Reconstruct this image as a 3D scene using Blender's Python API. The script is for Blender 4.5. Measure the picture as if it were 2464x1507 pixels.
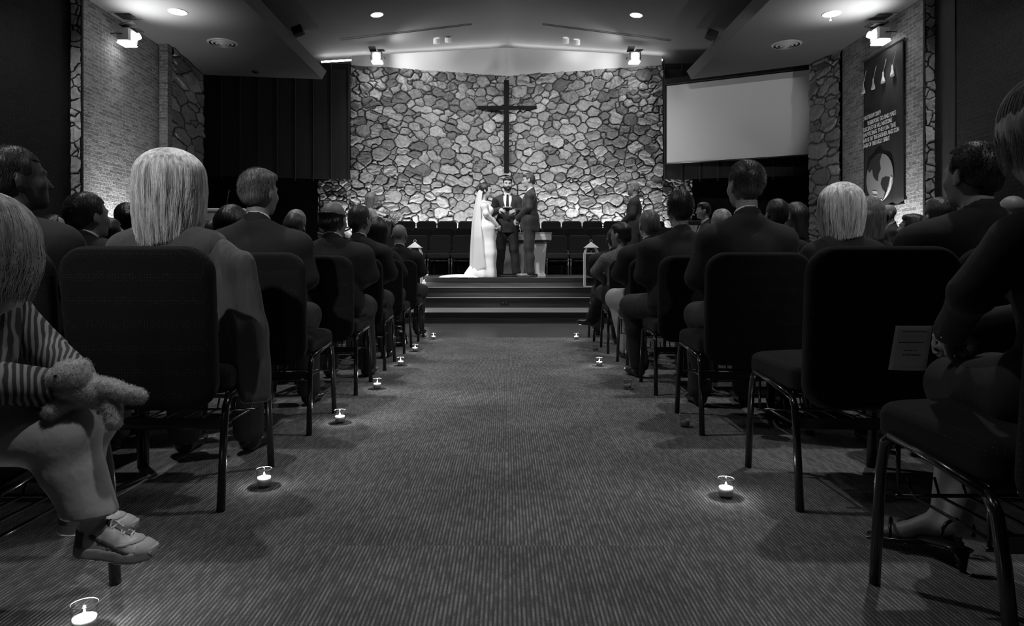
import bpy, math, random
import numpy as np
from mathutils import Vector, Matrix

random.seed(4)
for o in list(bpy.data.objects):
    bpy.data.objects.remove(o)
SC = bpy.context.scene
C = SC.collection
PI = math.pi
R = math.radians

# ------------------------------------------------------------------ camera
F = 1642.0                       # focal length in pixels of the 2464 px wide frame
CAMH = 0.82
cam_d = bpy.data.cameras.new('camera')
cam = bpy.data.objects.new('camera', cam_d)
C.objects.link(cam)
cam.location = (0, 0, CAMH)
cam.rotation_euler = (R(90), 0, 0)
cam_d.sensor_width = 36
cam_d.lens = F / 2464 * 36
cam_d.shift_x = 13 / 2464
cam_d.shift_y = -113.5 / 2464
cam_d.clip_start = 0.02
SC.camera = cam
SC.view_settings.view_transform = 'Standard'
SC.view_settings.look = 'None'
SC.view_settings.gamma = 1
SC.view_settings.exposure = 0.0
SC.view_settings.use_curve_mapping = False

# ------------------------------------------------------------------ world + room lights
w = bpy.data.worlds.new('World')
SC.world = w
w.use_nodes = True
w.node_tree.nodes['Background'].inputs[0].default_value = (1, 1, 1, 1)
w.node_tree.nodes['Background'].inputs[1].default_value = 0.003


def lamp(name, kind, loc, power, target=None, size=0.1, angle=60, blend=0.6, size_y=None):
    d = bpy.data.lights.new(name, kind)
    o = bpy.data.objects.new(name, d)
    C.objects.link(o)
    o.location = loc
    d.energy = power
    if kind == 'AREA':
        d.size = size
        if size_y:
            d.shape = 'RECTANGLE'
            d.size_y = size_y
        d.spread = R(angle) if angle > 60 else R(140)
    else:
        d.shadow_soft_size = size
    if kind == 'SPOT':
        d.spot_size = R(angle)
        d.spot_blend = blend
    if target is not None:
        v = Vector(target) - Vector(loc)
        o.rotation_euler = v.to_track_quat('-Z', 'Y').to_euler()
    return o


# stage wash from the theatre lamps high over the seats
lamp('stage_lamp', 'SPOT', (-2.6, 6.5, 6.2), 2000, (-0.15, 11.8, 1.4), 0.10, 26, 0.8)
lamp('stage_lamp', 'SPOT', (2.4, 6.0, 6.2), 450, (-0.2, 11.8, 1.5), 0.10, 26, 0.8)
lamp('stage_lamp', 'SPOT', (-0.5, 7.0, 6.5), 800, (2.4, 12.4, 2.1), 0.08, 16, 0.8)
lamp('stage_lamp', 'SPOT', (0.5, 7.0, 6.5), 600, (-2.5, 12.9, 1.9), 0.08, 16, 0.8)
lamp('stage_lamp', 'SPOT', (-0.8, 9.8, 6.8), 470, (-0.4, 11.8, 1.2), 0.10, 40, 0.9)
# soft wall washers on the ceiling in front of the stone wall
for x, p in ((-2.7, 150), (-1.2, 330), (0.9, 330), (2.7, 150)):
    lamp('wall_washer', 'SPOT', (x, 15.4, 6.45), p, (x * 0.8, 18.8, 4.0), 0.05, 80, 1.0)
# uplights on the floor behind the last choir row
for x, p in ((-4.0, 90), (-2.6, 150), (-1.3, 120), (0.0, 90), (1.4, 150), (2.7, 170), (3.9, 90)):
    lamp('stone_uplight', 'SPOT', (x, 17.75 + 0.5 * (1 - abs(x) / 4), 1.45), p, (x, 18.6 + (1 - abs(x) / 4), 3.6), 0.03, 125, 1.0)
# uplights at the foot of the brick side walls
lamp('brick_uplight', 'SPOT', (-6.72, 12.45, 0.7), 520, (-7.2, 12.5, 2.0), 0.05, 92, 1.0)
lamp('brick_uplight', 'SPOT', (6.45, 12.1, 0.7), 320, (7.1, 12.1, 3.2), 0.05, 125, 1.0)
# house downlights: the same grid as the four in view, carried on over the seats
for y, p in ((0.6, 30), (4.4, 370), (8.3, 260), (12.0, 340)):
    for x in (-3.0, 3.0):
        lamp('house_downlight', 'SPOT', (x, y, 6.7), p, (x * 0.8, y, 0), 0.10, 100, 0.8)
for x in (-5.9, 5.9):
    lamp('house_downlight', 'SPOT', (x, 8.4, 5.33), 150, (x * 1.06, 10.6, 1.8), 0.08, 95, 0.8)
# unseen narrow spots, added to brighten two blonde heads and the child
lamp('guest_fill', 'SPOT', (-3.0, -3.3, 6.6), 1300, (-1.42, 2.8, 1.12), 0.10, 15, 0.9)
lamp('guest_fill', 'SPOT', (3.0, -3.3, 6.6), 800, (2.0, 3.6, 1.15), 0.10, 15, 0.9)
lamp('guest_fill', 'SPOT', (0.9, 0.0, 6.3), 340, (-1.0, 1.35, 0.45), 0.08, 12, 0.9)
# unseen spot, added to brighten the blank screen
lamp('screen_fill', 'SPOT', (2.6, 9.0, 5.1), 290, (5.85, 17.3, 4.55), 0.05, 24, 0.5)
# light bouncing up to the ceiling
lamp('ceiling_bounce', 'AREA', (0, 10.5, 3.9), 3, (0, 11.5, 8), 5.0, 170, size_y=7)


# ------------------------------------------------------------------ materials
def nt(m):
    return m.node_tree.nodes, m.node_tree.links


def mat(name, v, rough=0.6, metal=0.0, spec=0.5, emit=0, noise=None, bump=None, sheen=0, coat=0):
    m = bpy.data.materials.new(name)
    m.use_nodes = True
    N, L = nt(m)
    b = N['Principled BSDF']
    b.inputs['Base Color'].default_value = (v, v, v, 1)
    b.inputs['Roughness'].default_value = rough
    b.inputs['Metallic'].default_value = metal
    b.inputs['Specular IOR Level'].default_value = spec
    b.inputs['Sheen Weight'].default_value = sheen
    b.inputs['Coat Weight'].default_value = coat
    if emit:
        b.inputs['Emission Color'].default_value = (1, 1, 1, 1)
        b.inputs['Emission Strength'].default_value = emit
    tc = N.new('ShaderNodeTexCoord')
    if noise:
        # noise = (scale xyz, amount)
        mp = N.new('ShaderNodeMapping')
        mp.inputs['Scale'].default_value = noise[0]
        n = N.new('ShaderNodeTexNoise')
        n.inputs['Scale'].default_value = 1
        n.inputs['Detail'].default_value = 3
        mr = N.new('ShaderNodeMapRange')
        mr.inputs['From Min'].default_value = 0.3
        mr.inputs['From Max'].default_value = 0.7
        mr.inputs['To Min'].default_value = v * (1 - noise[1])
        mr.inputs['To Max'].default_value = v * (1 + noise[1])
        L.new(tc.outputs['Object'], mp.inputs[0])
        L.new(mp.outputs[0], n.inputs['Vector'])
        L.new(n.outputs[0], mr.inputs[0])
        L.new(mr.outputs[0], b.inputs['Base Color'])
    if bump:
        mp2 = N.new('ShaderNodeMapping')
        mp2.inputs['Scale'].default_value = bump[0]
        n2 = N.new('ShaderNodeTexNoise')
        n2.inputs['Scale'].default_value = 1
        n2.inputs['Detail'].default_value = 4
        bp = N.new('ShaderNodeBump')
        bp.inputs['Strength'].default_value = bump[1]
        bp.inputs['Distance'].default_value = bump[2]
        L.new(tc.outputs['Object'], mp2.inputs[0])
        L.new(mp2.outputs[0], n2.inputs['Vector'])
        L.new(n2.outputs[0], bp.inputs['Height'])
        L.new(bp.outputs[0], b.inputs['Normal'])
    return m


def carpet_mat():
    m = bpy.data.materials.new('ribbed_carpet')
    m.use_nodes = True
    N, L = nt(m)
    b = N['Principled BSDF']
    b.inputs['Roughness'].default_value = 0.95
    b.inputs['Specular IOR Level'].default_value = 0.1
    tc = N.new('ShaderNodeTexCoord')
    sep = N.new('ShaderNodeSeparateXYZ')
    L.new(tc.outputs['Object'], sep.inputs[0])

    def math_(op, a, bb=None, cc=None):
        n = N.new('ShaderNodeMath')
        n.operation = op
        for i, q in enumerate((a, bb, cc)):
            if q is None:
                continue
            if isinstance(q, (int, float)):
                n.inputs[i].default_value = q
            else:
                L.new(q, n.inputs[i])
        return n.outputs[0]

    # carpet tiles of 0.5 m: each tile shifts the ribs a little
    ty = math_('FLOOR', math_('DIVIDE', sep.outputs['Y'], 0.5))
    tx = math_('FLOOR', math_('DIVIDE', sep.outputs['X'], 0.5))
    wn = N.new('ShaderNodeTexWhiteNoise')
    wn.noise_dimensions = '2D'
    cm = N.new('ShaderNodeCombineXYZ')
    L.new(tx, cm.inputs[0])
    L.new(ty, cm.inputs[1])
    L.new(cm.outputs[0], wn.inputs['Vector'])
    ph = math_('MULTIPLY', wn.outputs['Value'], 6.28)
    s1 = math_('SINE', math_('ADD', math_('MULTIPLY', sep.outputs['X'], 2 * PI / 0.0108), ph))
    rib = math_('MULTIPLY_ADD', s1, 0.5, 0.5)
    # dashes along each rib
    ri = math_('FLOOR', math_('ADD', math_('DIVIDE', sep.outputs['X'], 0.0108), math_('DIVIDE', ph, 6.28)))
    c2 = N.new('ShaderNodeCombineXYZ')
    L.new(math_('MULTIPLY', ri, 7.3), c2.inputs[0])
    L.new(math_('MULTIPLY', sep.outputs['Y'], 17.0), c2.inputs[1])
    L.new(math_('MULTIPLY', ty, 13.7), c2.inputs[2])
    n1 = N.new('ShaderNodeTexNoise')
    n1.inputs['Scale'].default_value = 1
    n1.inputs['Detail'].default_value = 4
    L.new(c2.outputs[0], n1.inputs['Vector'])
    n2 = N.new('ShaderNodeTexNoise')
    n2.inputs['Scale'].default_value = 2.2
    n2.inputs['Detail'].default_value = 3
    L.new(tc.outputs['Object'], n2.inputs['Vector'])
    n3 = N.new('ShaderNodeTexNoise')
    n3.inputs['Scale'].default_value = 330
    n3.inputs['Detail'].default_value = 2
    L.new(tc.outputs['Object'], n3.inputs['Vector'])
    mr = N.new('ShaderNodeMapRange')
    mr.inputs['From Min'].default_value = 0.38
    mr.inputs['From Max'].default_value = 0.62
    mr.inputs['To Min'].default_value = 0.24
    mr.inputs['To Max'].default_value = 1.0
    L.new(n1.outputs[0], mr.inputs[0])
    base = math_('MULTIPLY', rib, mr.outputs[0])
    g = math_('MULTIPLY_ADD', n3.outputs[0], 2.0, -0.05)
    g2 = math_('MULTIPLY_ADD', n2.outputs[0], 1.1, 0.47)
    val = math_('MULTIPLY', math_('MULTIPLY', math_('MULTIPLY_ADD', base, 0.27, 0.105), g), g2)
    val = math_('MULTIPLY', val, math_('MULTIPLY_ADD', wn.outputs['Value'], 0.16, 0.92))
    L.new(val, b.inputs['Base Color'])
    bp = N.new('ShaderNodeBump')
    bp.inputs['Strength'].default_value = 0.5
    bp.inputs['Distance'].default_value = 0.004
    L.new(math_('ADD', base, math_('MULTIPLY', n3.outputs[0], 0.5)), bp.inputs['Height'])
    L.new(bp.outputs[0], b.inputs['Normal'])
    return m


def brick_mat(name, v1, v2, mort, axis='Y'):
    m = bpy.data.materials.new(name)
    m.use_nodes = True
    N, L = nt(m)
    b = N['Principled BSDF']
    b.inputs['Roughness'].default_value = 0.75
    b.inputs['Specular IOR Level'].default_value = 0.3
    tc = N.new('ShaderNodeTexCoord')
    sep = N.new('ShaderNodeSeparateXYZ')
    cmb = N.new('ShaderNodeCombineXYZ')
    L.new(tc.outputs['Object'], sep.inputs[0])
    L.new(sep.outputs[axis], cmb.inputs[0])
    L.new(sep.outputs['Z'], cmb.inputs[1])
    # slight waviness so that courses are not ruler straight
    br = N.new('ShaderNodeTexBrick')
    br.inputs['Color1'].default_value = (v1, v1, v1, 1)
    br.inputs['Color2'].default_value = (v2, v2, v2, 1)
    br.inputs['Mortar'].default_value = (mort, mort, mort, 1)
    br.inputs['Scale'].default_value = 1
    br.inputs['Brick Width'].default_value = 0.215
    br.inputs['Row Height'].default_value = 0.066
    br.inputs['Mortar Size'].default_value = 0.006
    br.inputs['Mortar Smooth'].default_value = 0.2
    br.inputs['Bias'].default_value = 0.1
    L.new(cmb.outputs[0], br.inputs['Vector'])
    n = N.new('ShaderNodeTexNoise')
    n.inputs['Scale'].default_value = 26
    n.inputs['Detail'].default_value = 5
    mx = N.new('ShaderNodeMixRGB')
    mx.blend_type = 'MULTIPLY'
    mx.inputs[0].default_value = 0.75
    mr = N.new('ShaderNodeMapRange')
    mr.inputs['From Min'].default_value = 0.3
    mr.inputs['From Max'].default_value = 0.7
    mr.inputs['To Min'].default_value = 0.45
    mr.inputs['To Max'].default_value = 1.25
    L.new(tc.outputs['Object'], n.inputs['Vector'])
    L.new(n.outputs[0], mr.inputs[0])
    L.new(br.outputs['Color'], mx.inputs[1])
    L.new(mr.outputs[0], mx.inputs[2])
    L.new(mx.outputs[0], b.inputs['Base Color'])
    inv = N.new('ShaderNodeMath')
    inv.operation = 'SUBTRACT'
    inv.inputs[0].default_value = 1
    L.new(br.outputs['Fac'], inv.inputs[1])
    ad = N.new('ShaderNodeMath')
    ad.operation = 'MULTIPLY_ADD'
    L.new(n.outputs[0], ad.inputs[0])
    ad.inputs[1].default_value = 1.3
    L.new(inv.outputs[0], ad.inputs[2])
    bp = N.new('ShaderNodeBump')
    bp.inputs['Strength'].default_value = 0.9
    bp.inputs['Distance'].default_value = 0.012
    L.new(ad.outputs[0], bp.inputs['Height'])
    L.new(bp.outputs[0], b.inputs['Normal'])
    return m


def stone_mat():
    m = bpy.data.materials.new('field_stone')
    m.use_nodes = True
    N, L = nt(m)
    b = N['Principled BSDF']
    b.inputs['Roughness'].default_value = 0.5
    b.inputs['Specular IOR Level'].default_value = 0.5
    at = N.new('ShaderNodeAttribute')
    at.attribute_name = 'tone'
    tc = N.new('ShaderNodeTexCoord')
    n = N.new('ShaderNodeTexNoise')
    n.inputs['Scale'].default_value = 14
    n.inputs['Detail'].default_value = 6
    L.new(tc.outputs['Object'], n.inputs['Vector'])
    mr = N.new('ShaderNodeMapRange')
    mr.inputs['From Min'].default_value = 0.3
    mr.inputs['From Max'].default_value = 0.7
    mr.inputs['To Min'].default_value = 0.7
    mr.inputs['To Max'].default_value = 1.2
    L.new(n.outputs[0], mr.inputs[0])
    mu = N.new('ShaderNodeMath')
    mu.operation = 'MULTIPLY'
    L.new(at.outputs['Fac'], mu.inputs[0])
    L.new(mr.outputs[0], mu.inputs[1])
    L.new(mu.outputs[0], b.inputs['Base Color'])
    n2 = N.new('ShaderNodeTexNoise')
    n2.inputs['Scale'].default_value = 40
    n2.inputs['Detail'].default_value = 6
    L.new(tc.outputs['Object'], n2.inputs['Vector'])
    bp = N.new('ShaderNodeBump')
    bp.inputs['Strength'].default_value = 0.5
    bp.inputs['Distance'].default_value = 0.01
    L.new(n2.outputs[0], bp.inputs['Height'])
    L.new(bp.outputs[0], b.inputs['Normal'])
    return m


def glass_mat():
    m = bpy.data.materials.new('clear_glass')
    m.use_nodes = True
    N, L = nt(m)
    N.remove(N['Principled BSDF'])
    out = N['Material Output']
    t = N.new('ShaderNodeBsdfTransparent')
    t.inputs[0].default_value = (0.93, 0.93, 0.93, 1)
    g = N.new('ShaderNodeBsdfGlossy')
    g.inputs['Roughness'].default_value = 0.04
    lw = N.new('ShaderNodeLayerWeight')
    pw = N.new('ShaderNodeMath')
    pw.operation = 'POWER'
    pw.inputs[1].default_value = 3.5
    ma = N.new('ShaderNodeMath')
    ma.operation = 'MULTIPLY_ADD'
    ma.inputs[1].default_value = 0.7
    ma.inputs[2].default_value = 0.03
    mx = N.new('ShaderNodeMixShader')
    L.new(lw.outputs['Facing'], pw.inputs[0])
    L.new(pw.outputs[0], ma.inputs[0])
    L.new(ma.outputs[0], mx.inputs[0])
    L.new(t.outputs[0], mx.inputs[1])
    L.new(g.outputs[0], mx.inputs[2])
    L.new(mx.outputs[0], out.inputs[0])
    return m


def veil_mat():
    m = bpy.data.materials.new('tulle')
    m.use_nodes = True
    N, L = nt(m)
    N.remove(N['Principled BSDF'])
    out = N['Material Output']
    t = N.new('ShaderNodeBsdfTransparent')
    d = N.new('ShaderNodeBsdfDiffuse')
    d.inputs[0].default_value = (0.75, 0.75, 0.75, 1)
    tr = N.new('ShaderNodeBsdfTranslucent')
    tr.inputs[0].default_value = (0.75, 0.75, 0.75, 1)
    a = N.new('ShaderNodeAddShader')
    mx = N.new('ShaderNodeMixShader')
    mx.inputs[0].default_value = 0.62
    L.new(d.outputs[0], a.inputs[0])
    L.new(tr.outputs[0], a.inputs[1])
    L.new(t.outputs[0], mx.inputs[1])
    L.new(d.outputs[0], mx.inputs[2])
    L.new(mx.outputs[0], out.inputs[0])
    return m


def hair_mat(name, v, amt=0.45, rough=0.42, sc=(70, 70, 5)):
    return mat(name, v, rough, spec=0.5, noise=(sc, amt), bump=(sc, 0.7, 0.006))


def stripe_mat():
    m = bpy.data.materials.new('striped_shirt')
    m.use_nodes = True
    N, L = nt(m)
    b = N['Principled BSDF']
    b.inputs['Roughness'].default_value = 0.85
    tc = N.new('ShaderNodeTexCoord')
    mp = N.new('ShaderNodeMapping')
    mp.inputs['Rotation'].default_value = (0, 0, R(70))
    wv = N.new('ShaderNodeTexWave')
    wv.inputs['Scale'].default_value = 26
    wv.inputs['Distortion'].default_value = 5
    wv.inputs['Detail'].default_value = 1.5
    wv.inputs['Detail Scale'].default_value = 0.6
    cr = N.new('ShaderNodeMapRange')
    cr.inputs['From Min'].default_value = 0.4
    cr.inputs['From Max'].default_value = 0.75
    cr.inputs['To Min'].default_value = 0.03
    cr.inputs['To Max'].default_value = 0.26
    L.new(tc.outputs['Object'], mp.inputs[0])
    L.new(mp.outputs[0], wv.inputs[0])
    L.new(wv.outputs['Fac'], cr.inputs[0])
    L.new(cr.outputs[0], b.inputs['Base Color'])
    return m


def fabric_mat():
    # black chair cloth with a fine pattern of pale dots
    m = bpy.data.materials.new('dotted_black_fabric')
    m.use_nodes = True
    N, L = nt(m)
    b = N['Principled BSDF']
    b.inputs['Roughness'].default_value = 0.9
    b.inputs['Specular IOR Level'].default_value = 0.15
    b.inputs['Sheen Weight'].default_value = 0.04
    tc = N.new('ShaderNodeTexCoord')
    v = N.new('ShaderNodeTexVoronoi')
    v.inputs['Scale'].default_value = 105
    v.inputs['Randomness'].default_value = 0.25
    mr = N.new('ShaderNodeMapRange')
    mr.inputs['From Min'].default_value = 0.14
    mr.inputs['From Max'].default_value = 0.22
    mr.inputs['To Min'].default_value = 0.05
    mr.inputs['To Max'].default_value = 0.012
    L.new(tc.outputs['Object'], v.inputs['Vector'])
    L.new(v.outputs['Distance'], mr.inputs[0])
    L.new(mr.outputs[0], b.inputs['Base Color'])
    return m


M = {}
M['carpet'] = carpet_mat()
M['stone'] = stone_mat()
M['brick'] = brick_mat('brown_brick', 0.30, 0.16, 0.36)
M['brick_shaded'] = brick_mat('shaded_brick', 0.015, 0.010, 0.018)  # same brick where no lamp reaches, the shade put into its colour
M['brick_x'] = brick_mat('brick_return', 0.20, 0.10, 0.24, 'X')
M['glass'] = glass_mat()
M['tulle'] = veil_mat()
M['fabric'] = fabric_mat()
M['stripe'] = stripe_mat()
M['plaster'] = mat('grey_plaster', 0.115, 0.9, bump=((18, 18, 18), 0.1, 0.004))
M['fascia'] = mat('pale_fascia', 0.8, 0.8)
M['woodfloor'] = mat('stage_wood', 0.15, 0.17, noise=((3, 14, 3), 0.18), bump=((3, 30, 3), 0.05, 0.003))
M['riser'] = mat('riser_wood', 0.065, 0.45, noise=((2, 6, 40), 0.35))
M['tread'] = mat('tread_wood', 0.34, 0.30, noise=((3, 30, 3), 0.15))
M['nosing'] = mat('black_rubber', 0.008, 0.6)
M['panel'] = mat('dark_panel', 0.014, 0.7, noise=((30, 30, 1), 0.3))
M['batten'] = mat('batten', 0.045, 0.6)
M['crosswood'] = mat('cross_wood', 0.009, 0.9, spec=0.1, noise=((20, 20, 3), 0.3))
M['darkwood'] = mat('dark_walnut', 0.035, 0.5, noise=((20, 20, 3), 0.4))
M['oak'] = mat('pale_oak', 0.42, 0.45, noise=((3, 30, 30), 0.12))
M['oak_v'] = mat('pale_oak_panel', 0.36, 0.5, noise=((22, 22, 2), 0.14))
M['white'] = mat('white_paint', 0.62, 0.5)
M['whitemetal'] = mat('grey_lamp_housing', 0.5, 0.4, metal=0.3)
M['blackmetal'] = mat('black_metal', 0.012, 0.22, spec=0.7)
M['chrome'] = mat('chrome', 0.55, 0.18, metal=1.0)
M['black'] = mat('matte_black', 0.008, 0.7)
M['lampglow'] = mat('lamp_glow', 1, emit=14)
M['cove'] = mat('cove_tube', 1, emit=30)
M['flame'] = mat('flame', 1, emit=120)
M['screen'] = mat('screen_cloth', 0.9, 0.9)
M['paper'] = mat('paper', 0.6, 0.8)
M['ink'] = mat('ink', 0.05, 0.8)
M['suit'] = mat('black_suit', 0.0105, 0.85, sheen=0.015, bump=((9, 9, 5), 0.5, 0.02))
M['suit_grey'] = mat('charcoal_suit', 0.013, 0.85, sheen=0.02, bump=((9, 9, 5), 0.5, 0.02))
M['suit_stage'] = mat('dark_suit', 0.011, 0.7, sheen=0.1, bump=((8, 8, 5), 0.5, 0.02))
M['suit_mid'] = mat('grey_suit', 0.035, 0.85)
M['trouser'] = mat('dark_trousers', 0.030, 0.85, bump=((9, 9, 5), 0.6, 0.02))
M['khaki'] = mat('khaki_cloth', 0.40, 0.85, bump=((9, 9, 7), 0.6, 0.02))
M['shirt'] = mat('white_shirt', 0.72, 0.7)
M['greyshirt'] = mat('grey_shirt', 0.42, 0.7)
M['cardigan'] = mat('grey_knit', 0.07, 0.9, sheen=0.15, bump=((60, 60, 3), 0.6, 0.01))
M['lace'] = mat('lace', 0.16, 0.9, noise=((120, 120, 120), 0.8))
M['gown'] = mat('white_gown', 0.82, 0.55, sheen=0.2, bump=((6, 6, 2), 0.35, 0.02))
M['gownlace'] = mat('white_lace', 0.72, 0.8, noise=((90, 90, 90), 0.3), bump=((90, 90, 90), 0.8, 0.004))
M['skin'] = mat('skin', 0.40, 0.5, spec=0.4)
M['skin_dim'] = mat('tanned_skin', 0.26, 0.5, spec=0.4)
M['skin_dark'] = mat('brown_skin', 0.06, 0.45, spec=0.5)
M['eye'] = mat('dark_eye', 0.02, 0.2)
M['hair_black'] = hair_mat('black_hair', 0.014)
M['hair_brown'] = hair_mat('brown_hair', 0.05)
M['hair_grey'] = hair_mat('grey_hair', 0.13, 0.5)
M['hair_blonde'] = hair_mat('blonde_hair', 0.85, 0.5)
M['hair_dirty'] = hair_mat('dark_blonde_hair', 0.28, 0.5)
M['shoe'] = mat('black_leather', 0.012, 0.25)
M['shoe_brown'] = mat('brown_leather', 0.16, 0.3)
M['sneaker'] = mat('sneaker_mesh', 0.5, 0.6, noise=((50, 50, 50), 0.25))
M['sneaker_dark'] = mat('sneaker_trim', 0.10, 0.5)
M['sole'] = mat('rubber_sole', 0.40, 0.7)
M['plush'] = mat('plush_fur', 0.5, 0.95, sheen=0.5, noise=((60, 60, 60), 0.2))
M['wax'] = mat('candle_wax', 0.85, 0.5)
M['wax'].node_tree.nodes['Principled BSDF'].inputs['Subsurface Weight'].default_value = 1.0
M['wax'].node_tree.nodes['Principled BSDF'].inputs['Subsurface Radius'].default_value = (0.06, 0.06, 0.06)
M['wax_dim'] = mat('unlit_wax', 0.30, 0.5)  # wax without a flame: the missing glow is put in as darker colour
M['petal'] = mat('white_petals', 0.75, 0.6)
M['leaf'] = mat('leaves', 0.06, 0.5)
M['banner'] = mat('banner_cloth', 0.010, 0.85)
M['bannertext'] = mat('banner_letters', 0.42, 0.8)
M['globe'] = mat('globe_applique', 0.22, 0.7)
M['globe_hi'] = mat('globe_white', 0.6, 0.7)
M['jewel'] = mat('crystal', 0.9, 0.05, metal=1.0)


# ------------------------------------------------------------------ object helpers
def obj(name, me, m=None, parent=None, smooth=False):
    o = bpy.data.objects.new(name, me)
    C.objects.link(o)
    if m is not None:
        me.materials.append(m)
    if parent is not None:
        o.parent = parent
    if smooth:
        me.polygons.foreach_set('use_smooth', [True] * len(me.polygons))
    return o


def tag(o, label=None, cat=None, group=None, kind=None):
    if label:
        o['label'] = label
    if cat:
        o['category'] = cat
    if group:
        o['group'] = group
    if kind:
        o['kind'] = kind
    return o


def thing(name, label, cat, loc=(0, 0, 0), rz=0.0, group=None):
    o = bpy.data.objects.new(name, None)
    o.empty_display_size = 0.1
    C.objects.link(o)
    o.location = loc
    o.rotation_euler = (0, 0, rz)
    return tag(o, label, cat, group)


def copy_tree(o, parent=None):
    c = o.copy()
    C.objects.link(c)
    c.parent = parent
    for ch in o.children:
        copy_tree(ch, c)
    return c


class MB:
    """collects simple shapes into one mesh"""
    def __init__(self):
        self.v = []
        self.f = []

    def add(self, vs, fs):
        n = len(self.v)
        self.v += [tuple(p) for p in vs]
        self.f += [tuple(i + n for i in f) for f in fs]

    def box(self, lo, hi, mtx=None):
        x0, y0, z0 = lo
        x1, y1, z1 = hi
        vs = [Vector(p) for p in ((x0, y0, z0), (x1, y0, z0), (x1, y1, z0), (x0, y1, z0),
                                  (x0, y0, z1), (x1, y0, z1), (x1, y1, z1), (x0, y1, z1))]
        if mtx:
            vs = [mtx @ p for p in vs]
        self.add(vs, [(0, 3, 2, 1), (4, 5, 6, 7), (0, 1, 5, 4), (1, 2, 6, 5), (2, 3, 7, 6), (3, 0, 4, 7)])

    def bevbox(self, lo, hi, b=0.01, mtx=None):
        """box with chamfered edges"""
        x0, y0, z0 = lo
        x1, y1, z1 = hi
        b = min(b, (x1 - x0) * .49, (y1 - y0) * .49, (z1 - z0) * .49)
        cs = [(x0, 1), (x1, -1)], [(y0, 1), (y1, -1)], [(z0, 1), (z1, -1)]
        idx = {}
        vs = []
        for i in (0, 1):
            for j in (0, 1):
                for k in (0, 1):
                    c = [cs[0][i], cs[1][j], cs[2][k]]
                    for a in range(3):
                        p = [c[q][0] + (0 if q == a else c[q][1] * b) for q in range(3)]
                        idx[(i, j, k, a)] = len(vs)
                        p = Vector(p)
                        vs.append(mtx @ p if mtx else p)
        fs = []
        for i in (0, 1):
            fs.append([idx[(i, 0, 0, 0)], idx[(i, 1, 0, 0)], idx[(i, 1, 1, 0)], idx[(i, 0, 1, 0)]][::(-1 if i == 0 else 1)])
            fs.append([idx[(0, i, 0, 1)], idx[(1, i, 0, 1)], idx[(1, i, 1, 1)], idx[(0, i, 1, 1)]][::(1 if i == 0 else -1)])
            fs.append([idx[(0, 0, i, 2)], idx[(1, 0, i, 2)], idx[(1, 1, i, 2)], idx[(0, 1, i, 2)]][::(-1 if i == 0 else 1)])
        for a, b_ in ((0, 1), (1, 2), (0, 2)):
            c_ = 3 - a - b_
            for s in (0, 1):
                for t in (0, 1):
                    k0 = [0, 0, 0]
                    k1 = [0, 0, 0]
                    k0[a] = k1[a] = s
                    k0[b_] = k1[b_] = t
                    k0[c_] = 0
                    k1[c_] = 1
                    fs.append((idx[(*k0, a)], idx[(*k1, a)], idx[(*k1, b_)], idx[(*k0, b_)]))
        for i in (0, 1):
            for j in (0, 1):
                for k in (0, 1):
                    fs.append((idx[(i, j, k, 0)], idx[(i, j, k, 1)], idx[(i, j, k, 2)]))
        self.add(vs, fs)

    def prism(self, poly, z0, z1):
        n = len(poly)
        vs = [(x, y, z0) for x, y in poly] + [(x, y, z1) for x, y in poly]
        fs = [tuple(range(n))[::-1], tuple(range(n, 2 * n))]
        fs += [(i, (i + 1) % n, n + (i + 1) % n, n + i) for i in range(n)]
        self.add(vs, fs)

    def tube(self, pts, r, seg=10, flat=1.0, cap=True):
        """sweep along a polyline; r number or list; flat squashes across"""
        pts = [Vector(p) for p in pts]
        n = len(pts)
        rs = r if isinstance(r, (list, tuple)) else [r] * n
        rings = []
        up = Vector((0, 0, 1))
        d0 = (pts[1] - pts[0]).normalized()
        if abs(d0.dot(up)) > 0.9:
            up = Vector((1, 0, 0))
        a = d0.cross(up).normalized()
        for i in range(n):
            if i == 0:
                d = pts[1] - pts[0]
            elif i == n - 1:
                d = pts[-1] - pts[-2]
            else:
                d = (pts[i] - pts[i - 1]).normalized() + (pts[i + 1] - pts[i]).normalized()
            d.normalize()
            a = (a - d * a.dot(d)).normalized()
            b = d.cross(a)
            rings.append([pts[i] + a * (math.cos(2 * PI * k / seg) * rs[i]) + b * (math.sin(2 * PI * k / seg) * rs[i] * flat)
                          for k in range(seg)])
        vs = [p for rg in rings for p in rg]
        fs = []
        for i in range(n - 1):
            for k in range(seg):
                k2 = (k + 1) % seg
                fs.append((i * seg + k, i * seg + k2, (i + 1) * seg + k2, (i + 1) * seg + k))
        if cap:
            fs.append(tuple(range(seg))[::-1])
            fs.append(tuple((n - 1) * seg + k for k in range(seg)))
        self.add(vs, fs)

    def lathe(self, prof, c=(0, 0, 0), seg=28, mtx=None):
        vs = []
        fs = []
        n = len(prof)
        for r, z in prof:
            for k in range(seg):
                p = Vector((r * math.cos(2 * PI * k / seg), r * math.sin(2 * PI * k / seg), z))
                if mtx:
                    p = mtx @ p
                vs.append((p[0] + c[0], p[1] + c[1], p[2] + c[2]))
        for i in range(n - 1):
            for k in range(seg):
                k2 = (k + 1) % seg
                fs.append((i * seg + k, i * seg + k2, (i + 1) * seg + k2, (i + 1) * seg + k))
        self.add(vs, fs)

    def mesh(self, name='mesh'):
        me = bpy.data.meshes.new(name)
        me.from_pydata(self.v, [], self.f)
        me.validate()
        me.update()
        return me

    def build(self, name, m, parent=None, smooth=False):
        return obj(name, self.mesh(name), m, parent, smooth)


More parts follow.
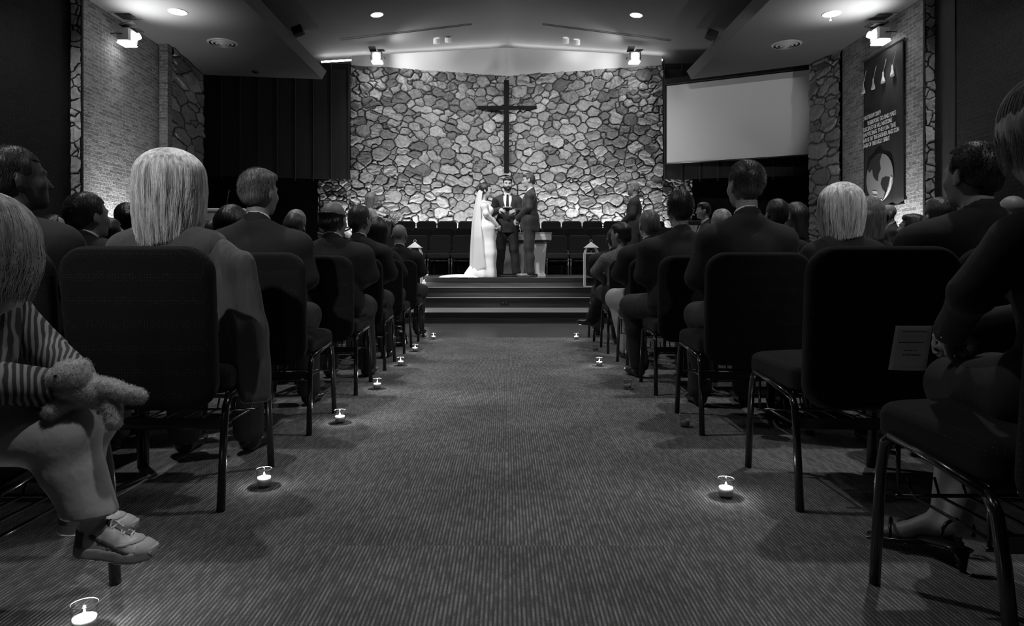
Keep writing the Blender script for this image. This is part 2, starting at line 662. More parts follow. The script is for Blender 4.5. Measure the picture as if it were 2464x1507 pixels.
def np_mesh(name, V, Q):
    me = bpy.data.meshes.new(name)
    me.vertices.add(len(V))
    me.vertices.foreach_set('co', np.asarray(V, dtype=np.float32).ravel())
    k = Q.shape[1]
    me.loops.add(Q.size)
    me.loops.foreach_set('vertex_index', Q.astype(np.int32).ravel())
    me.polygons.add(len(Q))
    me.polygons.foreach_set('loop_start', np.arange(0, Q.size, k, dtype=np.int32))
    me.polygons.foreach_set('loop_total', np.full(len(Q), k, dtype=np.int32))
    me.polygons.foreach_set('use_smooth', np.ones(len(Q), dtype=bool))
    me.update(calc_edges=True)
    return me


# ------------------------------------------------------------------ distance field modelling
def cone(a, b, ra, rb, k=0.02):
    return ('c', np.array(a, float), np.array(b, float), ra, rb, k)


def ell(c, r, k=0.02, rot=None):
    return ('e', np.array(c, float), np.array(r, float), rot, k)


def cut(c, r, k=0.01, rot=None):
    return ('x', np.array(c, float), np.array(r, float), rot, k)


def fun(fn, lo, hi, k=0.01):
    return ('f', fn, np.array(lo, float), np.array(hi, float), k)


def xf(prims, Rm, t, s=1.0):
    """transform primitives by rotation (3x3), translation and scale"""
    out = []
    for p in prims:
        if p[0] == 'c':
            out.append(('c', Rm @ (p[1] * s) + t, Rm @ (p[2] * s) + t, p[3] * s, p[4] * s, p[5]))
        else:
            rot = Rm if p[3] is None else Rm @ p[3]
            out.append((p[0], Rm @ (p[1] * s) + t, p[2] * s, rot, p[4]))
    return out


def smin(a, b, k):
    if k <= 0:
        return np.minimum(a, b)
    h = np.maximum(k - np.abs(a - b), 0) / k
    return np.minimum(a, b) - h * h * k * 0.25


def sdf_mesh(name, prims, h=0.01, off=0.0, clips=(), wob=None):
    lo = np.full(3, 1e9)
    hi = np.full(3, -1e9)
    boxes = []
    for p in prims:
        if p[0] == 'c':
            r = max(p[3], p[4])
            l = np.minimum(p[1], p[2]) - r
            u = np.maximum(p[1], p[2]) + r
        elif p[0] == 'f':
            l, u = p[2], p[3]
        else:
            r = p[2] if p[3] is None else np.full(3, p[2].max())
            l, u = p[1] - r, p[1] + r
        boxes.append((l, u))
        if p[0] != 'x':
            lo = np.minimum(lo, l)
            hi = np.maximum(hi, u)
    pad = abs(off) + 3 * h + 0.012
    lo = lo - pad
    hi = hi + pad
    n = np.ceil((hi - lo) / h).astype(int) + 1
    D = np.full(tuple(n), 0.5, dtype=np.float32)
    ax = [lo[i] + h * np.arange(n[i]) for i in range(3)]
    for p, (l, u) in zip(prims, boxes):
        k = p[-1]
        m = pad + k
        i0 = np.maximum(np.floor((l - m - lo) / h).astype(int), 0)
        i1 = np.minimum(np.ceil((u + m - lo) / h).astype(int) + 1, n)
        if (i1 <= i0).any():
            continue
        X = ax[0][i0[0]:i1[0]][:, None, None]
        Y = ax[1][i0[1]:i1[1]][None, :, None]
        Z = ax[2][i0[2]:i1[2]][None, None, :]
        sl = (slice(i0[0], i1[0]), slice(i0[1], i1[1]), slice(i0[2], i1[2]))
        if p[0] == 'c':
            a, b = p[1], p[2]
            ba = b - a
            L2 = max(float(ba @ ba), 1e-9)
            t = ((X - a[0]) * ba[0] + (Y - a[1]) * ba[1] + (Z - a[2]) * ba[2]) / L2
            t = np.clip(t, 0, 1)
            d = np.sqrt((X - a[0] - t * ba[0]) ** 2 + (Y - a[1] - t * ba[1]) ** 2 + (Z - a[2] - t * ba[2]) ** 2) \
                - (p[3] + (p[4] - p[3]) * t)
        elif p[0] == 'f':
            d = p[1](X, Y, Z)
        else:
            x, y, z = X - p[1][0], Y - p[1][1], Z - p[1][2]
            if p[3] is not None:
                Q = p[3]
                x, y, z = (Q[0, 0] * x + Q[1, 0] * y + Q[2, 0] * z,
                           Q[0, 1] * x + Q[1, 1] * y + Q[2, 1] * z,
                           Q[0, 2] * x + Q[1, 2] * y + Q[2, 2] * z)
            rr = p[2]
            k0 = np.sqrt((x / rr[0]) ** 2 + (y / rr[1]) ** 2 + (z / rr[2]) ** 2)
            k1 = np.sqrt((x / rr[0] ** 2) ** 2 + (y / rr[1] ** 2) ** 2 + (z / rr[2] ** 2) ** 2) + 1e-6
            d = k0 * (k0 - 1) / k1
        if p[0] == 'x':
            D[sl] = -smin(-D[sl], d, k)
        else:
            D[sl] = smin(D[sl], d, k)
    X = ax[0][:, None, None]
    Y = ax[1][None, :, None]
    Z = ax[2][None, None, :]
    D -= off
    if wob is not None:
        D += wob(X, Y, Z)
    for c in clips:
        D = np.maximum(D, c(X, Y, Z))
    D[0] = D[-1] = 0.5
    D[:, 0] = D[:, -1] = 0.5
    D[:, :, 0] = D[:, :, -1] = 0.5
    V, Q = nets(D, lo, h)
    if len(Q) == 0:
        V = np.zeros((4, 3))
        Q = np.array([[0, 1, 2, 3]])
    return np_mesh(name, V, Q)


def nets(D, lo, h):
    s = D < 0
    nx, ny, nz = D.shape
    c = [s[i:nx - 1 + i, j:ny - 1 + j, k:nz - 1 + k] for i in (0, 1) for j in (0, 1) for k in (0, 1)]
    tot = sum(q.astype(np.int8) for q in c)
    act = (tot > 0) & (tot < 8)
    I, J, K = np.nonzero(act)
    n = len(I)
    idx = np.full(act.shape, -1, dtype=np.int64)
    idx[I, J, K] = np.arange(n)
    acc = np.zeros((n, 3))
    cnt = np.zeros(n)
    cor = [(i, j, k) for i in (0, 1) for j in (0, 1) for k in (0, 1)]
    for a in cor:
        for ax_ in range(3):
            if a[ax_]:
                continue
            b = list(a)
            b[ax_] = 1
            da = D[I + a[0], J + a[1], K + a[2]]
            db = D[I + b[0], J + b[1], K + b[2]]
            mk = (da < 0) != (db < 0)
            t = np.where(mk, da / np.where(mk, da - db, 1), 0)
            p = np.zeros((n, 3))
            for q in range(3):
                p[:, q] = a[q]
            p[:, ax_] = t
            acc += p * mk[:, None]
            cnt += mk
    V = acc / np.maximum(cnt, 1)[:, None]
    V += np.stack([I, J, K], 1)
    V = V * h + lo
    Qs = []
    # edges along each axis
    for ax_ in range(3):
        if ax_ == 0:
            a, b = s[:-1, 1:-1, 1:-1], s[1:, 1:-1, 1:-1]
        elif ax_ == 1:
            a, b = s[1:-1, :-1, 1:-1], s[1:-1, 1:, 1:-1]
        else:
            a, b = s[1:-1, 1:-1, :-1], s[1:-1, 1:-1, 1:]
        e = np.nonzero(a != b)
        fl = a[e]
        o = [e[0], e[1], e[2]]
        u, v = (ax_ + 1) % 3, (ax_ + 2) % 3
        for q in (u, v):
            o[q] = o[q] + 1
        def g(du, dv):
            c_ = [o[0].copy(), o[1].copy(), o[2].copy()]
            c_[u] -= du
            c_[v] -= dv
            return idx[c_[0], c_[1], c_[2]]
        q4 = np.stack([g(1, 1), g(0, 1), g(0, 0), g(1, 0)], 1)
        q4[~fl] = q4[~fl][:, ::-1]
        q4 = q4[(q4 >= 0).all(1)]
        Qs.append(q4)
    Q = np.concatenate(Qs) if Qs else np.zeros((0, 4), int)
    return V, Q


def rotm(yaw=0, pitch=0, roll=0):
    return np.array(Matrix.Rotation(yaw, 3, 'Z') @ Matrix.Rotation(pitch, 3, 'X') @ Matrix.Rotation(roll, 3, 'Y'))


# ------------------------------------------------------------------ room shell
def vnoise(x, y, seed=0):
    rs = np.random.RandomState(seed)
    T = rs.rand(256, 256)
    xi = np.floor(x).astype(int)
    yi = np.floor(y).astype(int)
    fx = x - xi
    fy = y - yi
    fx = fx * fx * (3 - 2 * fx)
    fy = fy * fy * (3 - 2 * fy)
    a = T[xi % 256, yi % 256]
    b = T[(xi + 1) % 256, yi % 256]
    c = T[xi % 256, (yi + 1) % 256]
    d = T[(xi + 1) % 256, (yi + 1) % 256]
    return a * (1 - fx) * (1 - fy) + b * fx * (1 - fy) + c * (1 - fx) * fy + d * fx * fy


def fbm(x, y, seed=0, o=4):
    v = 0
    a = 0.5
    for i in range(o):
        v = v + a * vnoise(x * 2 ** i + 17.3 * i, y * 2 ** i + 5.1 * i, seed + i)
        a *= 0.5
    return v


def stone_panel(name, A, B, z0, z1, seed, res=0.0125, big=1.0, kink=None, tones=(0.10, 0.42), depth=0.06, mort=0.030, us=1.0, rel=1.0):
    """field-stone facing between plan points A and B (facing the left-hand side of A->B reversed), real relief"""
    A = np.array(A, float)
    B = np.array(B, float)
    Lw = np.linalg.norm(B - A)
    rs = np.random.RandomState(seed)
    Lreal = Lw
    Lw = Lw / us
    H = z1 - z0
    pts = []
    grid = {}
    sizes = []
    for it in range(int(Lw * H * 1100)):
        q = it / (Lw * H * 1100)
        # large stones first, small ones fill the gaps
        r = (0.135 * (1 - q) ** 1.2 + 0.048) * big * rs.uniform(0.7, 1.3)
        x = rs.uniform(-0.2, Lw + 0.2)
        z = rs.uniform(-0.2, H + 0.2)
        ok = True
        gx, gz = int(x // 0.6), int(z // 0.6)
        for dx in (-1, 0, 1):
            for dz in (-1, 0, 1):
                for j in grid.get((gx + dx, gz + dz), ()):
                    px, pz = pts[j]
                    if (px - x) ** 2 + ((pz - z) * 1.25) ** 2 < ((r + sizes[j]) * 0.80) ** 2:
                        ok = False
                        break
                if not ok:
                    break
            if not ok:
                break
        if ok:
            grid.setdefault((gx, gz), []).append(len(pts))
            pts.append((x, z))
            sizes.append(r)
    P = np.array(pts)
    S = np.array(sizes)
    # neighbours grow together into long or bent stones
    G = np.arange(len(P))
    done = np.zeros(len(P), bool)
    for i in rs.permutation(len(P)):
        if done[i] or rs.rand() > 0.5:
            continue
        dd = np.hypot(P[:, 0] - P[i, 0], (P[:, 1] - P[i, 1]) * 1.4) / (S + S[i])
        dd[i] = 9
        dd[done] = 9
        j = int(np.argmin(dd))
        if dd[j] < 1.25:
            G[j] = i
            done[i] = done[j] = True
            P[j] += (P[j] - P[i]) * 0.06
    nu = int(Lreal / res) + 1
    nv = int(H / res) + 1
    u = np.linspace(0, Lw, nu)
    v = np.linspace(0, H, nv)
    U, Vv = np.meshgrid(u, v, indexing='ij')
    wx = U + 0.10 * (fbm(U * 3.1, Vv * 3.1, seed + 5, 3) - 0.45) + 0.03 * (vnoise(U * 13, Vv * 13, seed + 6) - 0.5)
    wz = Vv + 0.10 * (fbm(U * 3.1 + 40, Vv * 3.1, seed + 7, 3) - 0.45) + 0.03 * (vnoise(U * 13, Vv * 13 + 50, seed + 8) - 0.5)
    ID = np.zeros(U.shape, int)
    E = np.zeros(U.shape)
    T = 64
    for i in range(0, nu, T):
        for j in range(0, nv, T):
            sl = (slice(i, i + T), slice(j, j + T))
            cx = wx[sl].mean()
            cz = wz[sl].mean()
            near = np.nonzero((np.abs(P[:, 0] - cx) < T * res / 2 + 0.75) & (np.abs(P[:, 1] - cz) < T * res / 2 + 0.75))[0]
            dx = wx[sl][..., None] - P[near, 0]
            dz = (wz[sl][..., None] - P[near, 1]) * 1.25
            d = dx * dx + dz * dz - S[near] ** 2
            o2 = np.argsort(d, axis=-1)[..., :5]
            ds = np.take_along_axis(d, o2, -1)
            gi = G[near[o2]]
            diff = gi != gi[..., :1]
            j1 = np.where(diff.any(-1), diff.argmax(-1), 4)
            ID[sl] = gi[..., 0]
            pa = P[near[o2[..., 0]]]
            sec = np.take_along_axis(o2, j1[..., None], -1)[..., 0]
            pb = P[near[sec]]
            dist = np.sqrt(((pa - pb) ** 2 * np.array([1, 1.5625])).sum(-1)) + 1e-6
            E[sl] = (np.take_along_axis(ds, j1[..., None], -1)[..., 0] - ds[..., 0]) / (2 * dist)
    n = len(P)
    tone = rs.uniform(tones[0], tones[1], n) ** 1.0
    tx = rs.uniform(-0.22, 0.22, n)
    tz = rs.uniform(-0.28, 0.28, n)
    lift = rs.uniform(0.5, 1.2, n)
    ang = rs.uniform(-0.6, 0.6, n) + (rs.rand(n) < 0.2) * 1.3
    rough_ = rs.rand(n) ** 1.5
    e = np.clip((E - mort * 0.45) / 0.035, 0, 1)
    prof = np.sqrt(np.clip(1 - (1 - e) ** 2, 0, 1))
    lx = U - P[ID, 0]
    lz = Vv - P[ID, 1]
    ca = np.cos(ang[ID])
    sa = np.sin(ang[ID])
    sx = lx * ca + lz * sa
    sz = -lx * sa + lz * ca
    strata = fbm(sx * 3.0 + ID * 3.7, sz * 17 + ID * 1.3, seed + 9, 3)
    strata = np.round(strata * 7) / 7 * 0.6 + strata * 0.4
    lump = fbm(U * 7 + ID * 9.1, Vv * 7, seed + 12, 4)
    hgt = prof * (depth * lift[ID] + tx[ID] * lx + tz[ID] * lz + (strata - 0.45) * 0.13 * (0.25 + rough_[ID]) + (lump - 0.45) * 0.06)
    hgt = np.clip(hgt, 0, 0.16)
    hgt += 0.008 * (fbm(U * 20, Vv * 20, seed + 2, 2) - 0.5)
    hgt = hgt * rel
    d = (B - A) / Lreal
    nrm = np.array([d[1], -d[0]])
    t = U / Lw
    px = A[0] + (B[0] - A[0]) * t
    py = A[1] + (B[1] - A[1]) * t
    if kink:
        py = py + kink * (1 - np.abs(2 * t - 1))
    X = px + nrm[0] * hgt
    Y = py + nrm[1] * hgt
    Z = z0 + Vv
    Vt = np.stack([X, Y, Z], -1).reshape(-1, 3)
    ii = np.arange((nu - 1) * nv).reshape(nu - 1, nv)[:, :-1].ravel()
    Q = np.stack([ii, ii + nv, ii + nv + 1, ii + 1], 1)
    me = np_mesh(name, Vt, Q)
    at = me.attributes.new('tone', 'FLOAT', 'POINT')
    tv = np.where(e > 0.02, tone[ID] * (0.85 + 0.3 * lump), 0.014)
    at.data.foreach_set('value', tv.astype(np.float32).ravel())
    o = obj(name, me, M['stone'])
    tag(o, kind='structure')
    return o


def struct(name, mb, m, smooth=False, parent=None):
    o = mb.build(name, m, parent, smooth)
    if parent is None:
        o['kind'] = 'structure'
    return o


XL, XR = -7.2, 7.1
HS = 5.4

# floors
b = MB(); b.box((-8.6, -4, -0.05), (8.6, 7.8, 0)); struct('floor', b, M['carpet'])
b = MB(); b.box((-8.6, 7.8, -0.05), (8.6, 20.6, -0.003)); struct('floor_wood', b, M['woodfloor'])
# stage: four risers, treads and black nosings
YS = [9.75, 10.84, 11.15, 11.45]
ZS = [0.155, 0.31, 0.465, 0.62]
for i in range(4):
    y1 = 20.4 if i == 3 else YS[i + 1] + 0.4
    b = MB(); b.box((-6.9, YS[i], ZS[i] - 0.155 - (0.003 if i == 0 else 0.0)), (6.9, y1, ZS[i] - 0.012))
    struct('stage_step', b, M['riser'])
    b = MB(); b.box((-6.9, YS[i], ZS[i] - 0.012), (6.9, y1, ZS[i])); struct('stage_tread', b, M['tread'] if i < 3 else M['woodfloor'])
    b = MB(); b.bevbox((-6.9, YS[i] - 0.016, ZS[i] - 0.068), (6.9, YS[i] + 0.001, ZS[i] + 0.0015), 0.004)
    struct('trim_%d' % (i + 1), b, M['nosing'])
# outlet in the second riser
t = thing('power_outlet', 'small dark power outlet plate in the second stage riser', 'outlet', (-0.03, 10.838, 0.232))
b = MB(); b.bevbox((-0.065, -0.008, -0.036), (0.065, 0, 0.036), 0.003); b.build('cover_plate', M['black'], t)
for sx in (-0.03, 0.03):
    b = MB()
    b.box((sx - 0.012, -0.0105, -0.004), (sx - 0.006, -0.0075, 0.012)); b.box((sx + 0.006, -0.0105, -0.004), (sx + 0.012, -0.0075, 0.012))
    b.build('socket', M['whitemetal'], t)

# choir risers
b = MB(); b.box((-5, 15.85, 0.62), (5, 20.4, 0.84)); struct('choir_riser', b, M['black'])
b = MB(); b.box((-5, 16.75, 0.84), (5, 20.4, 1.06)); struct('choir_riser', b, M['black'])

# central gabled ceiling
b = MB()
for s in (-1, 1):
    b.add([(0, -4, 7.2), (0, 20.6, 7.2), (s * 8.8, 20.6, 7.2 - .14 * 8.8), (s * 8.8, -4, 7.2 - .14 * 8.8),
           (0, -4, 7.3), (0, 20.6, 7.3), (s * 8.8, 20.6, 7.3 - .14 * 8.8), (s * 8.8, -4, 7.3 - .14 * 8.8)],
          [(0, 1, 2, 3), (4, 7, 6, 5), (3, 2, 6, 7), (1, 5, 6, 2), (0, 3, 7, 4)])
struct('ceiling', b, M['plaster'])
# lower side ceilings with a sloping edge towards the nave
for s, back in ((-1, [(-8.8, 16.1), (-7.26, 16.35), (-4.53, 16.75)]), (1, [(8.8, 14.4), (6.9, 15.5), (4.53, 16.75)])):
    lowp = [(s * 8.8, -4)] + back + [(s * 4.53, -4)]
    top = [(s * 8.8, -4)] + [back[0], back[1], (s * 4.42, back[2][1] - 0.0)] + [(s * 4.42, -4)]
    b = MB()
    n = len(lowp)
    vs = [(x, y, HS) for x, y in lowp] + [(x, y, HS + 0.20) for x, y in top]
    fs = [tuple(range(n)), tuple(range(n, 2 * n))] + [(i, (i + 1) % n, n + (i + 1) % n, n + i) for i in range(n)]
    b.add(vs, fs)
    struct('ceiling_side', b, M['plaster'])

# side walls
b = MB(); b.box((XL - 0.3, 11.3, 0), (XL, 14.2, HS)); struct('wall_left', b, M['brick'])
b = MB(); b.box((XR, 11.42, 0), (XR + 0.3, 14.43, HS)); struct('wall_right', b, M['brick'])
b = MB(); b.box((XL - 0.3, -4, 0), (XL, 11.3, HS)); struct('wall_left_front', b, M['brick_shaded'])
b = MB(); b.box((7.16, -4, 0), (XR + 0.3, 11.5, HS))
struct('wall_right_front', b, M['brick_shaded'])
b = MB(); b.box((7.145, 10.88, 0), (7.17, 11.385, HS)); struct('wall_right_dark_strip', b, M['panel'])
# rear wall behind the camera
b = MB(); b.box((-8.8, -4.2, 0), (8.8, -4, 8)); struct('wall_rear', b, M['brick_shaded'])
# brick returns + stone piers
b = MB(); b.box((XL - 0.2, 14.2, 0), (-7.02, 14.3, HS)); struct('wall_left_return', b, M['brick_x'])
b = MB(); b.box((-7.15, 14.05, 0), (-6.98, 14.24, HS)); struct('pier_left', b, M['brick_x'])
stone_panel('wall_left_stone', (-7.02, 14.25), (-7.28, 16.35), 0, HS, 21, 0.018, 1.15, tones=(0.20, 0.42), us=2.6, rel=0.5)
stone_panel('wall_right_stone', (6.89, 15.5), (7.06, 14.43), 0, HS, 22, 0.018, 1.15, tones=(0.14, 0.30), us=1.5, rel=0.5)
b = MB(); b.box((6.93, 15.5, 0), (8.7, 15.6, 6.3)); b.box((-8.7, 16.35, 0), (-7.3, 16.45, 6.3)); struct('wall_return_dark', b, M['panel'])
b = MB(); b.box((XL, 11.24, 0), (-7.0, 11.29, HS)); struct('pier_left_core', b, M['brick_shaded'])
b = MB(); b.box((6.985, 11.40, 0), (7.2, 11.45, HS)); struct('pier_right_core', b, M['brick_shaded'])
stone_panel('pier_left_stone', (-7.17, 11.235), (-7.01, 11.235), 0, HS, 31, 0.010, 0.8, tones=(0.6, 0.85), depth=0.02, rel=0.5)
stone_panel('pier_right_stone', (6.995, 11.395), (7.145, 11.395), 0, HS, 32, 0.010, 0.8, tones=(0.4, 0.65), depth=0.02, rel=0.5)

# the field-stone wall behind the stage, folded back at its middle
stone_panel('wall_back', (-4.17, 18.3), (4.17, 18.3), 0.8, 6.2, 3, 0.0125, 1.0, kink=1.05, tones=(0.13, 0.42))
stone_panel('wall_back_left', (-5.05, 18.3), (-4.17, 18.3), 0.6, 3.13, 41, 0.0125, 0.95)
stone_panel('wall_back_right', (4.17, 18.3), (4.96, 18.3), 0.6, 3.13, 42, 0.0125, 0.95)
b = MB(); b.box((-5.05, 18.33, 0.6), (-4.17, 18.9, 3.14)); b.box((4.17, 18.33, 0.6), (4.96, 18.9, 3.14)); struct('wall_back_core', b, M['brick_shaded'])
# pale fascia over the stone, following the fold
b = MB()
Yb, Ym = 18.32, 19.37
zt = lambda x: 7.2 - .14 * abs(x) - 0.16
b.add([(-4.17, Yb, 6.16), (0, Ym, 6.16), (4.17, Yb, 6.16), (-4.17, Yb, zt(4.17)), (0, Ym, zt(0) - .02), (4.17, Yb, zt(4.17)),
       (-4.17, Yb + .08, 6.16), (0, Ym + .08, 6.16), (4.17, Yb + .08, 6.16), (-4.17, Yb + .08, zt(4.17)), (0, Ym + .08, zt(0) - .02), (4.17, Yb + .08, zt(4.17))],
      [(0, 1, 4, 3), (1, 2, 5, 4), (6, 9, 10, 7), (7, 10, 11, 8), (3, 4, 10, 9), (4, 5, 11, 10), (0, 3, 9, 6), (2, 8, 11, 5), (0, 6, 7, 1), (1, 7, 8, 2)])
struct('wall_fascia', b, M['fascia'])
for s in (-1, 1):
    b = MB(); b.box((min(s * 4.17, s * 8.8), 18.30, 6.05), (max(s * 4.17, s * 8.8), 18.42, zt(6.0) + 0.05)); struct('wall_header', b, M['darkwood'])
# cove tubes behind the fascia: real lamps that light the ceiling
for s in (-1, 1):
    xe = 5.0 if s < 0 else 4.25
    b = MB(); b.tube([(s * xe, 18.42 + (5.0 - xe) * 0.24, zt(xe) - 0.01), (s * 0.1, 19.60, zt(0) - 0.05)], 0.022, 8)
    o = b.build('cove_light', M['cove'])
    tag(o, 'glowing cove tube hidden over the %s half of the stone wall' % ('left' if s < 0 else 'right'), 'light')
# back closure
b = MB(); b.box((-8.8, 20.4, 0), (8.8, 20.5, 8)); struct('wall_far', b, M['darkwood'])
b = MB(); b.box((-8.8, 19.6, 0), (-5.05, 19.7, 6)); b.box((4.96, 19.6, 0), (8.8, 19.7, 6)); struct('wall_recess', b, M['black'])
# dark panelled walls with thin battens, to the left and right of the stone
PL0, PL1 = np.array((-8.0, 17.35)), np.array((-4.19, 18.24))
for s, a, c in ((-1, PL0, PL1), (1, np.array((8.0, 17.35)), np.array((4.19, 18.24)))):
    d = (c - a) / np.linalg.norm(c - a)
    nrm = np.array([d[1], -d[0]]) * (1 if d[0] > 0 else -1)
    if nrm[1] > 0:
        nrm = -nrm
    Lp = np.linalg.norm(c - a)
    b = MB()
    a2 = a - nrm * 0.06
    c2 = c - nrm * 0.06
    b.prism([tuple(a), tuple(c), tuple(c2), tuple(a2)], 3.13, 6.06)
    p = struct('wall_panel_left' if s < 0 else 'wall_panel_right', b, M['panel'])
    b = MB()
    q = Lp - 0.02
    while q > 0.1:
        e0 = a + d * q
        e1 = a + d * (q - 0.018)
        b.prism([tuple(e0), tuple(e1), tuple(e1 + nrm * 0.03), tuple(e0 + nrm * 0.03)], 3.05, 6.3)
        q -= 0.455
    struct('wall_batten', b, M['batten'], parent=p)

# ------------------------------------------------------------------ ceiling fittings
def ceil_z(x, y):
    return HS if abs(x) > 4.53 and y < 16 else 7.2 - .14 * abs(x)


def on_ceiling(px, py, low):
    """where the line of sight through a pixel meets the ceiling: returns a point in the room"""
    k = (640 - py) / F
    xx = (px - 1219) / F
    if low:
        y = (HS - CAMH) / k
    else:
        y = (7.2 - CAMH) / (k + .14 * abs(xx))
    return xx * y, y


dl_names = ['leftmost round recessed downlight in the left side ceiling', 'round recessed downlight left of centre in the high ceiling',
            'round recessed downlight right of centre in the high ceiling', 'rightmost round recessed downlight with a pull tab, right side ceiling']
for i, (px, py, low) in enumerate(((428, 28, 1), (907, 35, 0), (1531, 36, 0), (2001, 33, 1))):
    x, y = on_ceiling(px, py, low)
    z = HS if low else 7.2 - .14 * abs(x)
    t = thing('recessed_downlight', dl_names[i], 'light', (x, y, z), 0, 'recessed downlights')
    if not low:
        t.rotation_euler = (0, math.atan(.14) * (1 if x > 0 else -1), 0)
    b = MB(); b.lathe([(0.155, -0.012), (0.165, -0.006), (0.165, 0.0)]); b.lathe([(0.14, -0.010), (0.155, -0.012)])
    b.build('trim_ring', M['white'], t, True)
    b = MB(); b.lathe([(0.0001, -0.011), (0.142, -0.009)]); b.build('lens', M['lampglow'], t)
    if i == 3:
        b = MB(); b.tube([(-0.02, 0, -0.01), (-0.02, 0, -0.10)], 0.006, 6); b.lathe([(0.0, -0.10), (0.02, -0.11), (0.02, -0.125), (0.0, -0.13)], (-0.02, 0, 0), 10)
        b.build('pull_tab', M['white'], t)
    lamp('downlight_beam', 'SPOT', (x, y, z - 0.05), 15 if low else 60, (x, y, 0), 0.1, 120, 0.8)
for i, (px, py) in enumerate(((535, 102), (1893, 106))):
    x, y = on_ceiling(px, py, 1)
    t = thing('air_diffuser', 'round ringed air diffuser in the %s side ceiling' % ('left', 'right')[i], 'vent', (x, y, HS), 0, 'air diffusers')
    for k, r in enumerate((0.30, 0.22, 0.14, 0.07)):
        b = MB(); b.lathe([(r, -0.005 - 0.012 * k), (r - 0.035, -0.03 - 0.012 * k), (r - 0.045, -0.03 - 0.012 * k), (r - 0.012, -0.0)])
        b.build('ring', M['whitemetal'] if k % 2 == 0 else M['whitemetal'], t, True)
    b = MB(); b.lathe([(0.0, -0.002), (0.29, -0.002)]); b.build('throat', M['black'], t)
x, y = on_ceiling(615, 172, 1)
t = thing('smoke_detector', 'small grey round detector near the back of the left side ceiling', 'detector', (x, y, HS))
b = MB(); b.lathe([(0.0, -0.04), (0.05, -0.038), (0.08, -0.02), (0.085, 0)]); b.build('cap', M['blackmetal'], t, True)
# linear slot diffusers
for s, p0, p1 in ((-1, (820, 95), (1135, 58)), (1, (1305, 58), (1614, 97))):
    xa, ya = on_ceiling(*p0, 0)
    xb, yb = on_ceiling(*p1, 0)
    t = thing('slot_vent', 'long dark slot in the high ceiling, %s of the middle' % ('left' if s < 0 else 'right'), 'vent', (0, 0, 0), 0, 'ceiling slots')
    za, zb = 7.2 - .14 * abs(xa), 7.2 - .14 * abs(xb)
    for nm, w0, w1, dz, mm in (('slot', -0.05, 0.05, -0.004, 'black'), ('frame', 0.05, 0.065, -0.008, 'darkwood'), ('frame', -0.065, -0.05, -0.008, 'darkwood')):
        b = MB()
        b.add([(xa, ya + w0, za + dz), (xb, yb + w0, zb + dz), (xb, yb + w1, zb + dz), (xa, ya + w1, za + dz),
               (xa, ya + w0, za), (xb, yb + w0, zb), (xb, yb + w1, zb), (xa, ya + w1, za)],
              [(0, 1, 2, 3), (4, 7, 6, 5), (0, 4, 5, 1), (2, 6, 7, 3), (0, 3, 7, 4), (1, 5, 6, 2)])
        b.build(nm, M[mm], t)
# small eyeball spots
for i, (px, py, on) in enumerate(((1050, 93, 1), (1078, 90, 0), (1362, 92, 1), (1388, 96, 1))):
    x, y = on_ceiling(px, py, 0)
    z = 7.2 - .14 * abs(x)
    t = thing('eyeball_spot', ['lit eyeball spot left of the ceiling ridge', 'unlit eyeball spot nearest the ridge on its left',
                               'lit eyeball spot nearest the ridge on its right', 'lit eyeball spot farther right of the ridge'][i], 'light', (x, y, z), 0, 'eyeball spots')
    rm = Matrix.Rotation(R(-38), 4, 'X') @ Matrix.Rotation(R(12 * (1 if x < 0 else -1)), 4, 'Y')
    b = MB(); b.lathe([(0.085, 0.01), (0.09, -0.10), (0.085, -0.13), (0.07, -0.13)], mtx=Matrix.Rotation(R(28), 4, 'X')); b.build('can', M['white'], t, True)
    b = MB(); b.lathe([(0.0, -0.12), (0.075, -0.12)], mtx=Matrix.Rotation(R(28), 4, 'X')); b.build('lens', M['lampglow'] if on else M['whitemetal'], t)
# flood lamps with barn doors
def flood(label, loc, rz, beams):
    t = thing('flood_lamp', label, 'light', loc, rz, 'flood lamps with barn doors')
    b = MB(); b.bevbox((-0.15, -0.13, -0.13), (0.15, 0.13, 0.13), 0.03); b.build('housing', M['whitemetal'], t)
    b = MB(); b.bevbox((-0.14, -0.12, -0.155), (0.14, 0.12, -0.13), 0.01); b.build('lens', M['lampglow'], t)
    b = MB(); b.lathe([(0.0, 0.10), (0.055, 0.10), (0.06, 0.0)], (0.0, -0.135, -0.02), mtx=Matrix.Rotation(R(70), 4, 'X')); b.build('lamp_head', M['lampglow'], t)
    for q, (x0, x1) in enumerate(((-0.20, -0.02), (0.02, 0.20))):
        b = MB()
        b.box((x0, -0.20, -0.006), (x1, 0.05, 0.006), Matrix.Translation((0, 0, 0.17)) @ Matrix.Rotation(R(-14 + 20 * q), 4, 'X'))
        b.build('barn_door', M['black'], t)
    for sx in (-1, 1):
        b = MB(); b.tube([(sx * 0.17, 0, 0), (sx * 0.19, 0.10, 0.0), (sx * 0.17, 0.2, 0)], 0.012, 6); b.build('bracket', M['blackmetal'], t)
    for k, (tgt, p, ang, off) in enumerate(beams):
        lamp('flood_beam', 'SPOT', (loc[0] + off[0], loc[1] + off[1], loc[2] + off[2]), p, tgt, 0.05, ang, 0.9)
    return t


